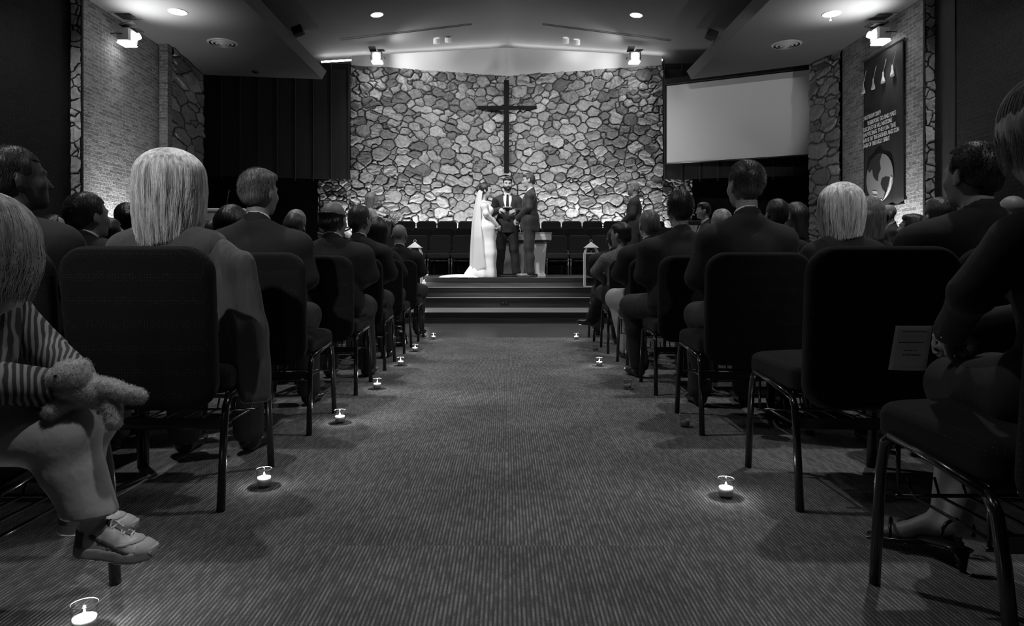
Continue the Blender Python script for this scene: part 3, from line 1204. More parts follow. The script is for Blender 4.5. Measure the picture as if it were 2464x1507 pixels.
flood('flood lamp high on the lit brick wall at the left', (-6.95, 12.5, 5.02), R(90),
      [((-7.25, 12.6, 2.0), 6, 70, (0.0, 0, -0.25)), ((-6.0, 12.1, 6.2), 170, 118, (0.48, -0.40, -0.40))])
flood('flood lamp high on the brick wall above the banner at the right', (6.85, 12.5, 5.05), R(-90),
      [((7.15, 12.6, 2.0), 30, 70, (0.0, 0, -0.25)), ((5.9, 12.1, 6.2), 175, 118, (-0.48, -0.40, -0.40))])
flood('flood lamp on the pale fascia above the left of the stone wall', (-3.42, 18.05, 6.34), 0,
      [((-3.5, 18.6, 3.5), 20, 120, (0, -0.1, -0.25)), ((0, 18.9, 6.6), 75, 150, (0.25, -0.35, 0.0))])
flood('flood lamp on the pale fascia above the right of the stone wall', (3.38, 18.05, 6.34), 0,
      [((3.5, 18.6, 3.5), 16, 120, (0, -0.1, -0.25)), ((0, 18.9, 6.6), 65, 150, (-0.25, -0.35, 0.0))])
for s in (-1, 1):
    x = s * 4.36
    y = 14.05 if s < 0 else 14.3
    t = thing('ceiling_speaker', 'small black box on the edge of the %s side ceiling' % ('left' if s < 0 else 'right'), 'speaker', (x * 0.985, y, HS + 0.26), 0, 'small ceiling speakers')
    b = MB(); b.bevbox((-0.11, -0.09, -0.09), (0.11, 0.09, 0.09), 0.015, Matrix.Rotation(R(20 * s), 4, 'Y')); b.build('cabinet', M['black'], t)
    b = MB(); b.tube([(0, 0, 0), (s * 0.03, 0, -0.12)], 0.015, 8); b.build('mount', M['blackmetal'], t)

# ------------------------------------------------------------------ cross, screen, banner
t = thing('wall_cross', 'tall dark wooden cross on the middle of the stone wall', 'cross', (0, 19.13, 3.42))
b = MB(); b.bevbox((-0.07, -0.05, 0), (0.07, 0.05, 2.60), 0.008); b.build('upright', M['crosswood'], t)
b = MB(); b.bevbox((-0.87, -0.055, 1.78), (0.87, 0.045, 1.88), 0.008); b.build('crossbar', M['crosswood'], t)
b = MB(); b.tube([(0, 0.05, 0.4), (0, 0.22, 0.4)], 0.02, 6); b.tube([(0, 0.05, 2.3), (0, 0.22, 2.3)], 0.02, 6); b.build('wall_pin', M['blackmetal'], t)

a = np.array((4.25, 18.12)); c = np.array((7.42, 16.58))
d = (c - a) / np.linalg.norm(c - a)
ang = math.atan2(d[1], d[0])
Ls = float(np.linalg.norm(c - a))
t = thing('projection_screen', 'blank pale projection screen hanging at the right of the stone wall', 'screen', (a[0], a[1], 3.54), ang)
b = MB(); b.box((0, 0, 0), (Ls, 0.01, 2.06)); b.build('screen_cloth', M['screen'], t)
b = MB(); b.bevbox((-0.04, -0.02, 2.08), (Ls + 0.04, 0.11, 2.26), 0.02); b.build('roller_case', M['black'], t)
b = MB(); b.box((-0.035, -0.004, -0.01), (0, 0.014, 2.08)); b.box((Ls, -0.004, -0.01), (Ls + 0.035, 0.014, 2.08)); b.box((-0.035, -0.004, 2.055), (Ls + .035, 0.014, 2.08)); b.build('border', M['black'], t)
b = MB(); b.tube([(-0.02, 0.005, -0.02), (Ls + 0.02, 0.005, -0.02)], 0.018, 8); b.build('weight_bar', M['blackmetal'], t)

# banner: local x runs along the wall towards the stage side (left in the picture), z up
BW, BH = 1.33, 2.92
t = thing('hanging_banner', 'black hanging banner with pale lettering, bells and a globe on the right brick wall', 'banner', (XR - 0.05, 13.46, 1.93), R(-90))
b = MB()
nx, nz = 36, 20
V = []
for i in range(nx + 1):
    for j in range(nz + 1):
        V.append((BW * i / nx, 0.012 * math.sin(i * 0.55) * (1 - j / nz * 0.7), BH * j / nz))
b.add(V, [(i * (nz + 1) + j, (i + 1) * (nz + 1) + j, (i + 1) * (nz + 1) + j + 1, i * (nz + 1) + j + 1) for i in range(nx) for j in range(nz)])
o = b.build('cloth', M['banner'], t, True)
md = o.modifiers.new('thick', 'SOLIDIFY'); md.thickness = 0.006
b = MB(); b.tube([(-0.05, 0, BH), (BW + 0.05, 0, BH)], 0.018, 8); b.build('hanging_rod', M['blackmetal'], t)
b = MB(); b.tube([(-0.03, 0, 0), (BW + 0.03, 0, 0)], 0.014, 8); b.build('weight_rod', M['blackmetal'], t)
lines = [('MATTHEW 28:19', 0.02, 1.745), ('THEREFORE GO AND MAKE', 0.17, 1.625), ('DISCIPLES OF ALL NATIONS', 0.02, 1.52), ('BAPTIZING THEM IN THE', 0.02, 1.415),
         ('NAME OF THE FATHER AND SON', 0.02, 1.31), ('AND OF THE HOLY SPIRIT', 0.02, 1.205)]
for s_, x, z in lines:
    cu = bpy.data.curves.new('letters', 'FONT')
    cu.body = s_
    cu.size = 0.112
    cu.extrude = 0.003
    cu.offset = 0.0012
    tmp = bpy.data.objects.new('letters', cu)
    C.objects.link(tmp)
    bpy.context.view_layer.update()
    dg = bpy.context.evaluated_depsgraph_get()
    me = bpy.data.meshes.new_from_object(tmp.evaluated_get(dg))
    bpy.data.objects.remove(tmp)
    wd = max(v.co.x for v in me.vertices)
    tw = {'MATTHEW 28:19': 0.62, 'THEREFORE GO AND MAKE': 0.98, 'DISCIPLES OF ALL NATIONS': 1.0, 'BAPTIZING THEM IN THE': 1.12,
          'NAME OF THE FATHER AND SON': 1.22, 'AND OF THE HOLY SPIRIT': 0.92}[s_]
    k = tw / wd
    for v in me.vertices:
        v.co = (v.co.x * k + x, -0.024 - v.co.z, v.co.y + z)
    me.materials.clear()
    obj('lettering', me, M['bannertext'], t)
# bells
for x, z in ((0.04, 2.28), (0.40, 2.27), (0.74, 2.30), (1.05, 2.34)):
    b = MB()
    b.lathe([(0.015, 0.21), (0.024, 0.17), (0.022, 0.13), (0.045, 0.08), (0.065, 0.03), (0.06, 0.0), (0.0, -0.004)], (x, -0.035, z), 14, mtx=Matrix.Scale(0.35, 4, (0, 1, 0)))
    b.tube([(x, -0.03, z + 0.2), (x + 0.10, -0.03, z + 0.42)], 0.004, 5)
    b.build('bell_applique', M['bannertext'], t, True)
# globe: disc with dark land shapes and white ice
def flat_shape(pts, y, dep=0.006):
    b = MB()
    n = len(pts)
    b.add([(x, y, z) for x, z in pts] + [(x, y - dep, z) for x, z in pts],
          [tuple(range(n)), tuple(range(n, 2 * n))[::-1]] + [(i, (i + 1) % n, n + (i + 1) % n, n + i) for i in range(n)])
    return b


gx, gz, gr = 0.60, 0.55, 0.46
flat_shape([(gx + gr * math.cos(q * PI / 24), gz + gr * 0.98 * math.sin(q * PI / 24)) for q in range(48)], -0.022).build('globe_disc', M['globe'], t)
flat_shape([(gx - .30, gz + .36), (gx - .16, gz + .42), (gx - .02, gz + .44), (gx + .10, gz + .44), (gx + .02, gz + .30), (gx + .06, gz + .16), (gx - .02, gz + .06), (gx - .04, gz - .06),
            (gx - .12, gz - .02), (gx - .20, gz + .06), (gx - .24, gz + .20), (gx - .34, gz + .14), (gx - .40, gz + .22)], -0.03).build('land', M['banner'], t)
flat_shape([(gx + .10, gz - .04), (gx + .22, gz - .02), (gx + .36, gz - .05), (gx + .30, gz - .20), (gx + .22, gz - .30), (gx + .12, gz - .22), (gx + .06, gz - .12)], -0.03).build('land', M['banner'], t)
flat_shape([(gx + .22, gz - .28), (gx + .28, gz - .27), (gx + .20, gz - .40), (gx + .14, gz - .43)], -0.03).build('land', M['banner'], t)
flat_shape([(gx - .25, gz - .22), (gx - .08, gz - .24), (gx - .04, gz - .29), (gx - .18, gz - .28)], -0.03).build('ice', M['globe_hi'], t)
flat_shape([(gx - .22, gz - .31), (gx - .08, gz - .33), (gx - .16, gz - .35)], -0.03).build('ice', M['globe_hi'], t)
flat_shape([(gx - .12, gz - .42), (gx + .10, gz - .41), (gx + .13, gz - .44), (gx + .0, gz - .458), (gx - .14, gz - .44)], -0.031).build('ice', M['globe_hi'], t)
flat_shape([(gx + .40, gz - .02), (gx + .44, gz - .05), (gx + .38, gz - .24), (gx + .26, gz - .37), (gx + .16, gz - .43), (gx + .24, gz - .33), (gx + .34, gz - .20)], -0.032).build('ice', M['globe_hi'], t)


# ------------------------------------------------------------------ chairs
def roundpad(hw, z0, z1, t, rc, y0, lean=0.0, r=0.028, taper=0.0):
    """upholstered pad: rounded outline in xz, thickness in y"""
    cz = (z0 + z1) / 2
    hz = (z1 - z0) / 2

    def f(X, Y, Z):
        yy = Y - y0 - lean * (Z - z0)
        w = hw - taper * (z1 - Z)
        qx = np.abs(X) - (w - rc)
        qz = np.abs(Z - cz) - (hz - rc)
        d2 = np.sqrt(np.maximum(qx, 0) ** 2 + np.maximum(qz, 0) ** 2) + np.minimum(np.maximum(qx, qz), 0) - rc
        dy = np.abs(yy) - t / 2
        a = np.maximum(d2 + r, 0)
        bb = np.maximum(dy + r, 0)
        return np.sqrt(a * a + bb * bb) + np.minimum(np.maximum(d2 + r, dy + r), 0) - r
    return fun(f, (-hw, y0 - t / 2 - abs(lean) * (z1 - z0), z0), (hw, y0 + t / 2 + abs(lean) * (z1 - z0), z1))


def padxy(hw, y0, y1, z0, z1, rc=0.06, r=0.03):
    def f(X, Y, Z):
        qx = np.abs(X) - (hw - rc)
        qy = np.abs(Y - (y0 + y1) / 2) - ((y1 - y0) / 2 - rc)
        d2 = np.sqrt(np.maximum(qx, 0) ** 2 + np.maximum(qy, 0) ** 2) + np.minimum(np.maximum(qx, qy), 0) - rc
        crown = 0.012 * np.clip(1 - (X / hw) ** 2, 0, 1)
        dz = np.abs(Z - (z0 + z1) / 2 - crown * (Z > (z0 + z1) / 2)) - (z1 - z0) / 2
        a = np.maximum(d2 + r, 0)
        bb = np.maximum(dz + r, 0)
        return np.sqrt(a * a + bb * bb) + np.minimum(np.maximum(d2 + r, dz + r), 0) - r
    return fun(f, (-hw, y0, z0), (hw, y1, z1 + 0.02))


def make_chair(name, metal, cloth):
    """origin on the floor under the middle of the back legs; chair faces +Y"""
    t = thing(name, '', 'chair')
    HW = 0.252
    obj('seat', sdf_mesh('seat', [padxy(0.25, 0.03, 0.50, 0.375, 0.468)], 0.010), cloth, t)
    obj('backrest', sdf_mesh('backrest', [roundpad(0.255, 0.335, 0.885, 0.07, 0.095, -0.005, -0.12, taper=0.02)], 0.010), cloth, t)
    for s in (-1, 1):
        b = MB()
        b.tube([(s * (HW + 0.008), -0.03, 0), (s * (HW - 0.002), 0.02, 0.25), (s * (HW - 0.006), 0.045, 0.335), (s * (HW - 0.007), 0.075, 0.368)],
               [0.017, 0.0155, 0.015, 0.0145], 12, 0.8)
        b.build('leg', metal, t, True)
        b = MB()
        b.tube([(s * (HW + 0.004), 0.47, 0), (s * (HW - 0.004), 0.455, 0.30), (s * (HW - 0.006), 0.44, 0.372), (s * (HW - 0.007), 0.405, 0.398)],
               [0.0165, 0.0155, 0.015, 0.0145], 12, 0.8)
        b.build('leg', metal, t, True)
        b = MB()
        b.tube([(s * (HW - 0.007), 0.07, 0.366), (s * (HW - 0.007), 0.24, 0.385), (s * (HW - 0.007), 0.41, 0.398)], 0.0145, 10, 0.8)
        b.build('side_rail', metal, t, True)
    b = MB()
    b.box((-HW, 0.03, 0.262), (HW, 0.045, 0.295)); b.build('crossbar', metal, t)
    b = MB()
    for k in range(7):
        x = -0.2 + 0.4 * k / 6
        b.tube([(x, 0.08, 0.25), (x, 0.40, 0.25), (x, 0.42, 0.29)], 0.004, 6)
    b.tube([(-HW + .01, 0.08, 0.25), (HW - .01, 0.08, 0.25)], 0.005, 6)
    b.tube([(-HW + .01, 0.40, 0.25), (HW - .01, 0.40, 0.25)], 0.005, 6)
    for s in (-1, 1):
        b.tube([(s * 0.235, 0.08, 0.25), (s * 0.235, 0.08, 0.38)], 0.005, 6)
        b.tube([(s * 0.235, 0.40, 0.25), (s * 0.235, 0.40, 0.38)], 0.005, 6)
    b.build('book_rack', metal, t, True)
    return t


ORD = ['first', 'second', 'third', 'fourth', 'fifth', 'sixth', 'seventh']
PITCH = 0.53
chair0 = make_chair('stacking_chair', M['blackmetal'], M['fabric'])
used = False


def row_y(k):
    return 1.29 + 1.02 * k


def seat_x(side, n):
    return (-1.215 if side < 0 else 1.205) + side * (PITCH + 0.0) * n


CH = {}
for side in (-1, 1):
    for k in range(7):
        nmax = {0: 1, 1: 3, 2: 3, 3: 4, 4: 5, 5: 5, 6: 5}[k]
        for n in range(nmax + 1):
            c = chair0 if not used else copy_tree(chair0)
            used = True
            c.location = (seat_x(side, n), row_y(k), 0)
            c['label'] = 'black padded chair, %s block, %s row from the camera, %s seat from the aisle' % ('left' if side < 0 else 'right', ORD[k], ORD[n])
            c['group'] = 'chairs in the %s block' % ('left' if side < 0 else 'right')
            CH[(side, k, n)] = c
CH[(-1, 0, 0)].location.x -= 0.05
CH[(1, 1, 0)].location.x = 1.24
CH[(1, 1, 0)]['label'] = 'empty black chair with a paper on its back, aisle end of right second row'


def make_choir_chair():
    """faces -Y: back to the stone wall; origin on the floor under the front legs"""
    t = thing('choir_chair', '', 'chair')
    obj('seat', sdf_mesh('seat', [padxy(0.255, 0.0, 0.46, 0.36, 0.475)], 0.014), M['choir_fabric'], t)
    obj('backrest', sdf_mesh('backrest', [roundpad(0.25, 0.46, 0.905, 0.07, 0.08, 0.44, 0.12)], 0.014), M['choir_fabric'], t)
    for s in (-1, 1):
        for y in (0.02, 0.44):
            b = MB(); b.tube([(s * 0.235, y, 0), (s * 0.235, y, 0.34)], 0.009, 8)
            b.tube([(s * 0.235, y, 0.29), (s * 0.235, y, 0.36)], [0.012, 0.019], 8)
            b.build('leg', M['chrome'] if y < 0.1 else M['blackmetal'], t, True)
    b = MB(); b.tube([(-0.235, 0.02, 0.31), (0.235, 0.02, 0.31)], 0.005, 6); b.build('front_rod', M['chrome'], t, True)
    return t


M['choir_fabric'] = mat('charcoal_choir_fabric', 0.035, 0.9)
cc0 = make_choir_chair()
used = False
for r_, (y, z) in enumerate(((15.15, 0.62), (16.05, 0.84), (16.95, 1.06))):
    for i in range(14):
        c = cc0 if not used else copy_tree(cc0)
        used = True
        c.location = (1.40 - 0.265 + 0.53 * (i - 8), y, z)
        c['label'] = 'black choir chair on the stage, %s row, %s' % (('front', 'middle', 'back')[r_],
                     '%s from its left end' % ['first', 'second', 'third', 'fourth', 'fifth', 'sixth', 'seventh'][i] if i < 7 else '%s from its right end' % ['first', 'second', 'third', 'fourth', 'fifth', 'sixth', 'seventh'][13 - i])
        c['group'] = 'choir chairs on the stage'

# ------------------------------------------------------------------ candles in glasses
def candle(name_label, loc, lit=True, s=1.0, group='votive candles along the aisle', power=0.45):
    t = thing('votive_candle', name_label, 'candle', loc, 0, group)
    t.scale = (s, s, s)
    b = MB()
    b.lathe([(0.0, 0.0005), (0.024, 0.0005), (0.0255, 0.004), (0.0285, 0.066), (0.0272, 0.068), (0.0260, 0.066), (0.0238, 0.009), (0.0, 0.008)])
    b.build('glass', M['glass'], t, True)
    b = MB()
    b.lathe([(0.0, 0.0095), (0.0232, 0.0095), (0.0246, 0.037), (0.021, 0.0345), (0.010, 0.0325), (0.0, 0.0325)])
    b.build('wax', M['wax'] if lit else M['wax_dim'], t, True)
    b = MB(); b.tube([(0, 0, 0.030), (0.001, 0, 0.037)], 0.0009, 6); b.build('wick', M['black'], t)
    b = MB(); b.tube([(0.0248 * math.cos(q * PI / 12), 0.0248 * math.sin(q * PI / 12), 0.067) for q in range(25)] if False else
                     [(0.0278 * math.cos(q * PI / 14), 0.0278 * math.sin(q * PI / 14), 0.0672) for q in range(29)], 0.0009, 6, cap=False)
    b.build('glass_rim', M['white'], t, True)
    if lit:
        b = MB(); b.lathe([(0.0, 0.035), (0.0030, 0.038), (0.0040, 0.042), (0.0026, 0.049), (0.0, 0.056)], seg=12)
        b.build('flame', M['flame'], t, True)
        l = lamp('flame_light', 'POINT', (0, 0, 0.0605), power, size=0.003)
        l.parent = t
    return t


cl = [(203, 1525, 1), (636, 1172, 1), (818, 1018, 1), (908, 936, 1), (964, 880, 1), (999, 846, 1), (1043, 817, 1)]
cr = [(1747, 1197, 1), (1648, 1027, 0), (1510, 937, 0), (1442, 881, 1), (1433, 845, 0), (1387, 817, 1)]
for lst, side in ((cl, 'left'), (cr, 'right')):
    for i, (px, py, lit) in enumerate(lst):
        y = F * CAMH / (py - 640)
        x = (px - 1219) / F * y
        k = i if side == 'left' else i + 1
        candle('%s votive candle in clear glass, %s side of the aisle, beside the %s row' % ('lit' if lit else 'unlit', side, ORD[k]), (round(x, 3), round(y, 3), 0), lit)
candle('lit votive candle at the left end of the stage edge', (-1.37, 11.62, 0.62), True, 1.5, 'candles on the stage steps')
# tall glass candle on the third step, beside the left lantern
t = thing('glass_candle_holder', 'clear glass cylinder with a lit candle on the upper step at the left', 'candle', (-1.36, 11.24, 0.465))
b = MB(); b.lathe([(0.0, 0.001), (0.05, 0.001), (0.05, 0.17), (0.047, 0.17), (0.047, 0.006), (0.0, 0.006)]); b.build('glass', M['glass'], t, True)
b = MB(); b.lathe([(0.0, 0.008), (0.035, 0.008), (0.035, 0.09), (0.0, 0.09)]); b.build('wax', M['wax'], t, True)
b = MB(); b.lathe([(0.0, 0.092), (0.007, 0.10), (0.008, 0.11), (0.0, 0.13)], seg=10); b.build('flame', M['flame'], t, True)
l = lamp('flame_light', 'POINT', (0, 0, 0.138), 0.6, size=0.006); l.parent = t

# ------------------------------------------------------------------ lanterns on the upper step
def lantern(label, x):
    t = thing('wooden_lantern', label, 'lantern', (x, 11.31, 0.465), 0, 'white lanterns by the stage')
    W = 0.115
    b = MB(); b.bevbox((-W, -W, 0), (W, W, 0.02), 0.004); b.build('base', M['white'], t)
    for sx in (-1, 1):
        for sy in (-1, 1):
            b = MB(); b.tube([(sx * W * .93, sy * W * .93, 0.02), (sx * W * .93, sy * W * .93, 0.56), (sx * W * .62, sy * W * .62, 0.665)], 0.011, 4)
            b.build('post', M['white'], t)
    b = MB()
    for z, w in ((0.56, W * .93),):
        b.tube([(-w, -w, z), (w, -w, z)], 0.010, 4); b.tube([(-w, w, z), (w, w, z)], 0.010, 4)
        b.tube([(-w, -w, z), (-w, w, z)], 0.010, 4); b.tube([(w, -w, z), (w, w, z)], 0.010, 4)
    b.build('crossbar', M['white'], t)
    b = MB()
    r0 = 0.115
    b.add([(-r0, -r0, 0.655), (r0, -r0, 0.655), (r0, r0, 0.655), (-r0, r0, 0.655), (0, 0, 0.755)], [(0, 3, 2, 1), (0, 1, 4), (1, 2, 4), (2, 3, 4), (3, 0, 4)])
    b.build('roof', M['white'], t)
    b = MB(); b.tube([(0.022 * math.cos(q * PI / 8), 0, 0.765 + 0.022 * math.sin(q * PI / 8)) for q in range(17)], 0.004, 6, cap=False); b.build('ring_handle', M['white'], t, True)
    b = MB()
    for s in (-1, 1):
        b.box((-W * .85, s * W * .93 - 0.001, 0.02), (W * .85, s * W * .93 + 0.001, 0.55))
        b.box((s * W * .93 - 0.001, -W * .85, 0.02), (s * W * .93 + 0.001, W * .85, 0.55))
    b.build('glass_pane', M['glass'], t)
    return t


lantern('white lantern with a pointed roof behind the left front row', -1.52)
lantern('white lantern with a pointed roof behind the right front row', 1.40)

# ------------------------------------------------------------------ stage furniture
t = thing('communion_table', 'pale oak communion table behind the wedding couple', 'table', (0.15, 12.9, 0.62))
b = MB(); b.bevbox((-0.68, -0.28, 0.675), (0.68, 0.28, 0.80), 0.008); b.build('table_slab', M['oak'], t)
b = MB(); b.box((-0.69, -0.29, 0.80), (0.69, 0.29, 0.815)); b.build('table_top', M['oak'], t)
b = MB(); b.box((-0.64, -0.24, 0.625), (0.64, 0.24, 0.675)); b.build('apron', M['darkwood'], t)
b = MB()
b.add([(-0.56, -0.22, 0.05), (0.555, -0.22, 0.05), (0.555, 0.22, 0.05), (-0.56, 0.22, 0.05), (-0.595, -0.22, 0.625), (0.595, -0.22, 0.625), (0.595, 0.22, 0.625), (-0.595, 0.22, 0.625)],
      [(0, 3, 2, 1), (4, 5, 6, 7), (0, 1, 5, 4), (1, 2, 6, 5), (2, 3, 7, 6), (3, 0, 4, 7)])
b.build('front_panel', M['oak_v'], t)
for x in (-0.5, 0.5):
    b = MB(); b.bevbox((x - 0.075, -0.24, 0), (x + 0.075, 0.24, 0.05), 0.005); b.build('foot', M['oak_v'], t)

t = thing('pulpit', 'pale wooden pulpit with a thin microphone at the left of the stage', 'pulpit', (-5.18, 12.6, 0.62))
b = MB()
b.add([(-0.36, -0.25, 0), (0.36, -0.25, 0), (0.36, 0.25, 0), (-0.36, 0.25, 0), (-0.42, -0.28, 1.19), (0.42, -0.28, 1.19), (0.42, 0.28, 1.19), (-0.42, 0.28, 1.19)],
      [(0, 3, 2, 1), (4, 5, 6, 7), (0, 1, 5, 4), (1, 2, 6, 5), (2, 3, 7, 6), (3, 0, 4, 7)])
b.build('body', M['oak_v'], t)
b = MB(); b.bevbox((-0.46, -0.33, 1.19), (0.46, 0.33, 1.235), 0.01); b.build('top', M['white'], t)
b = MB(); b.tube([(0.02, 0, 1.23), (0.02, 0, 1.4), (0.05, 0, 1.56)], 0.006, 6); b.tube([(0.05, 0, 1.55), (0.06, 0, 1.60)], 0.013, 8); b.build('microphone', M['blackmetal'], t, True)

t = thing('keyboard_console', 'pale console with a dark top at the right of the stage', 'piano', (3.18, 11.75, 0.62))
b = MB(); b.bevbox((-0.25, -0.3, 0), (0.4, 0.3, 0.90), 0.01); b.build('case', M['oak_v'], t)
b = MB(); b.bevbox((-0.27, -0.32, 0.90), (0.42, 0.32, 0.96), 0.01); b.build('lid', M['black'], t)

# flowers in front of the bridesmaid
def flowers(name, label, loc, r, n, seed, vase=False, cat='flowers'):
    rs = random.Random(seed)
    t = thing(name, label, cat, loc)
    b = MB(); b.tube([(0, 0, -r * 1.5), (0, 0, 0)], [r * .12, r * .3], 8); b.build('stems', M['leaf'], t, True)
    for i in range(n):
        a = rs.uniform(0, 2 * PI); e = rs.uniform(-0.2, 1.4)
        c = Vector((math.cos(a) * math.cos(e), math.sin(a) * math.cos(e), math.sin(e))) * r * rs.uniform(.7, 1)
        b = MB()
        q = r * rs.uniform(.2, .32)
        for k in range(3):
            for j in range(5):
                an = j * 2 * PI / 5 + k * .6
                rr = q * (1 - .28 * k)
                p0 = c + Vector((math.cos(an) * rr, math.sin(an) * rr, q * .3 * k))
                p1 = c + Vector((math.cos(an + .7) * rr, math.sin(an + .7) * rr, q * .3 * k))
                b.add([c + Vector((0, 0, q * .2 * k - q * .2)), p0, (p0 + p1) / 2 * 1.0 + Vector((0, 0, q * .35)) + (p0 + p1 - 2 * c) * .18, p1], [(0, 1, 2, 3)])
        b.build('blossom', M['petal'], t, True)
    for i in range(n):
        a = rs.uniform(0, 2 * PI); e = rs.uniform(-0.5, .7)
        c = Vector((math.cos(a) * math.cos(e), math.sin(a) * math.cos(e), math.sin(e))) * r * 1.1
        b = MB()
        b.add([c * .3, c * .7 + Vector((.15 * r, 0, .1 * r)), c * 1.12, c * .7 - Vector((.15 * r, 0, .1 * r))], [(0, 1, 2, 3)])
        b.build('leaf', M['leaf'], t, True)
    return t


flowers('bouquet', 'bridesmaid bouquet of white flowers at the left of the stage', (-2.22, 12.85, 1.66), 0.20, 12, 5, cat='flowers')
flowers('bouquet', 'small white bouquet held low by the bride', (-0.165, 11.64, 1.42), 0.065, 9, 6, cat='flowers')
# small vase of light flowers on the right behind the bald guest
flowers('flower_arrangement', 'small pale flower arrangement behind the bald guest at the right', (3.12, 11.65, 1.72), 0.09, 8, 9)
b = MB()

# handbag, programmes
t = thing('handbag', 'black handbag with shiny clasps on the floor under the left sixth row', 'bag', (-1.16, 6.95, 0), R(10))
obj('body', sdf_mesh('bag', [ell((0, 0, 0.09), (0.15, 0.08, 0.10), 0.03), ell((0, 0, 0.04), (0.16, 0.09, 0.045), 0.03)], 0.012), M['shoe'], t)
for x in (-0.05, 0.02):
    b = MB(); b.lathe([(0, 0.008), (0.009, 0.004), (0.01, 0.0)], (x, -0.088, 0.10), 8, mtx=Matrix.Rotation(R(90), 4, 'X')); b.build('clasp', M['jewel'], t, True)
b = MB(); b.tube([(-0.08, 0, 0.17), (-0.06, 0, 0.25), (0, 0, 0.28), (0.06, 0, 0.25), (0.08, 0, 0.17)], 0.008, 8); b.build('handle', M['shoe'], t, True)


def programme(label, loc, rz, w, h, tilt, shear=0.0, text=True):
    t = thing('wedding_programme', label, 'paper', loc, rz, 'paper programmes on chair backs')
    b = MB()
    n = 8
    V = []
    for i in range(n + 1):
        for j in range(n + 1):
            u, v = i / n, j / n
            V.append((w * (u - .5) + shear * v * h, -0.004 - 0.010 * math.sin(u * 2.5) * (1 - v), h * v))
    b.add(V, [(i * (n + 1) + j, (i + 1) * (n + 1) + j, (i + 1) * (n + 1) + j + 1, i * (n + 1) + j + 1) for i in range(n) for j in range(n)])
    o = b.build('sheet', M['paper'], t, True)
    md = o.modifiers.new('t', 'SOLIDIFY'); md.thickness = 0.0012
    if text:
        b = MB()
        for z, a_, c_ in ((0.62, -.36, .30), (0.44, -.20, .10), (0.34, -.22, .22), (.86, -.3, .3)):
            q = a_
            rs = random.Random(int(z * 100))
            while q < c_:
                l_ = rs.uniform(.03, .08)
                u = q + .5
                y = -0.0065 - 0.010 * math.sin(u * 2.5) * (1 - z)
                b.box((w * q + shear * z * h, y - 0.0004, h * z), (w * (q + l_) + shear * z * h, y, h * z + 0.0028))
                q += l_ + .02
        b.build('printing', M['ink'], t)
    t.rotation_euler = (tilt, 0, rz)
    return t


programme('paper wedding programme on the back of the empty chair at the right', (1.29, 2.205, 0.485), 0, 0.118, 0.145, R(7), 0.10)
programme('narrow white programme leaning on a chair back in the left front rows', (-1.085, 6.30, 0.83), R(62), 0.08, 0.14, 0, -0.14, text=False)


# ------------------------------------------------------------------ people
def head_prims(wide=1.0):
    e = ell
    return [e((0, -0.012, 0.028), (0.078 * wide, 0.098, 0.092), 0.03), e((0, 0.03, -0.03), (0.064 * wide, 0.066, 0.080), 0.03),
            e((0, 0.036, -0.078), (0.048 * wide, 0.052, 0.040), 0.03), e((0, 0.078, -0.098), (0.022, 0.018, 0.018), 0.02),
            cone((0, 0.091, 0.006), (0, 0.110, -0.033), 0.007, 0.0110, 0.014),
            e((0.010, 0.099, -0.036), (0.009, 0.010, 0.008), 0.006), e((-0.010, 0.099, -0.036), (0.009, 0.010, 0.008), 0.006),
            cone((-0.040, 0.080, 0.024), (-0.014, 0.091, 0.022), 0.009, 0.009, 0.015), cone((0.040, 0.080, 0.024), (0.014, 0.091, 0.022), 0.009, 0.009, 0.015),
            e((0.042, 0.062, -0.028), (0.022, 0.024, 0.022), 0.02), e((-0.042, 0.062, -0.028), (0.022, 0.024, 0.022), 0.02),
            cut((0.032, 0.100, 0.004), (0.016, 0.014, 0.010), 0.012), cut((-0.032, 0.100, 0.004), (0.016, 0.014, 0.010), 0.012),
            cone((-0.019, 0.091, -0.064), (0.019, 0.091, -0.064), 0.0055, 0.0055, 0.006), cone((-0.015, 0.090, -0.074), (0.015, 0.090, -0.074), 0.007, 0.007, 0.005),
            e((0.080 * wide, -0.012, -0.012), (0.010, 0.021, 0.033), 0.008, rotm(0.35)), e((-0.080 * wide, -0.012, -0.012), (0.010, 0.021, 0.033), 0.008, rotm(-0.35)),
            e((0.076 * wide, -0.002, -0.038), (0.008, 0.010, 0.012), 0.008), e((-0.076 * wide, -0.002, -0.038), (0.008, 0.010, 0.012), 0.008)]


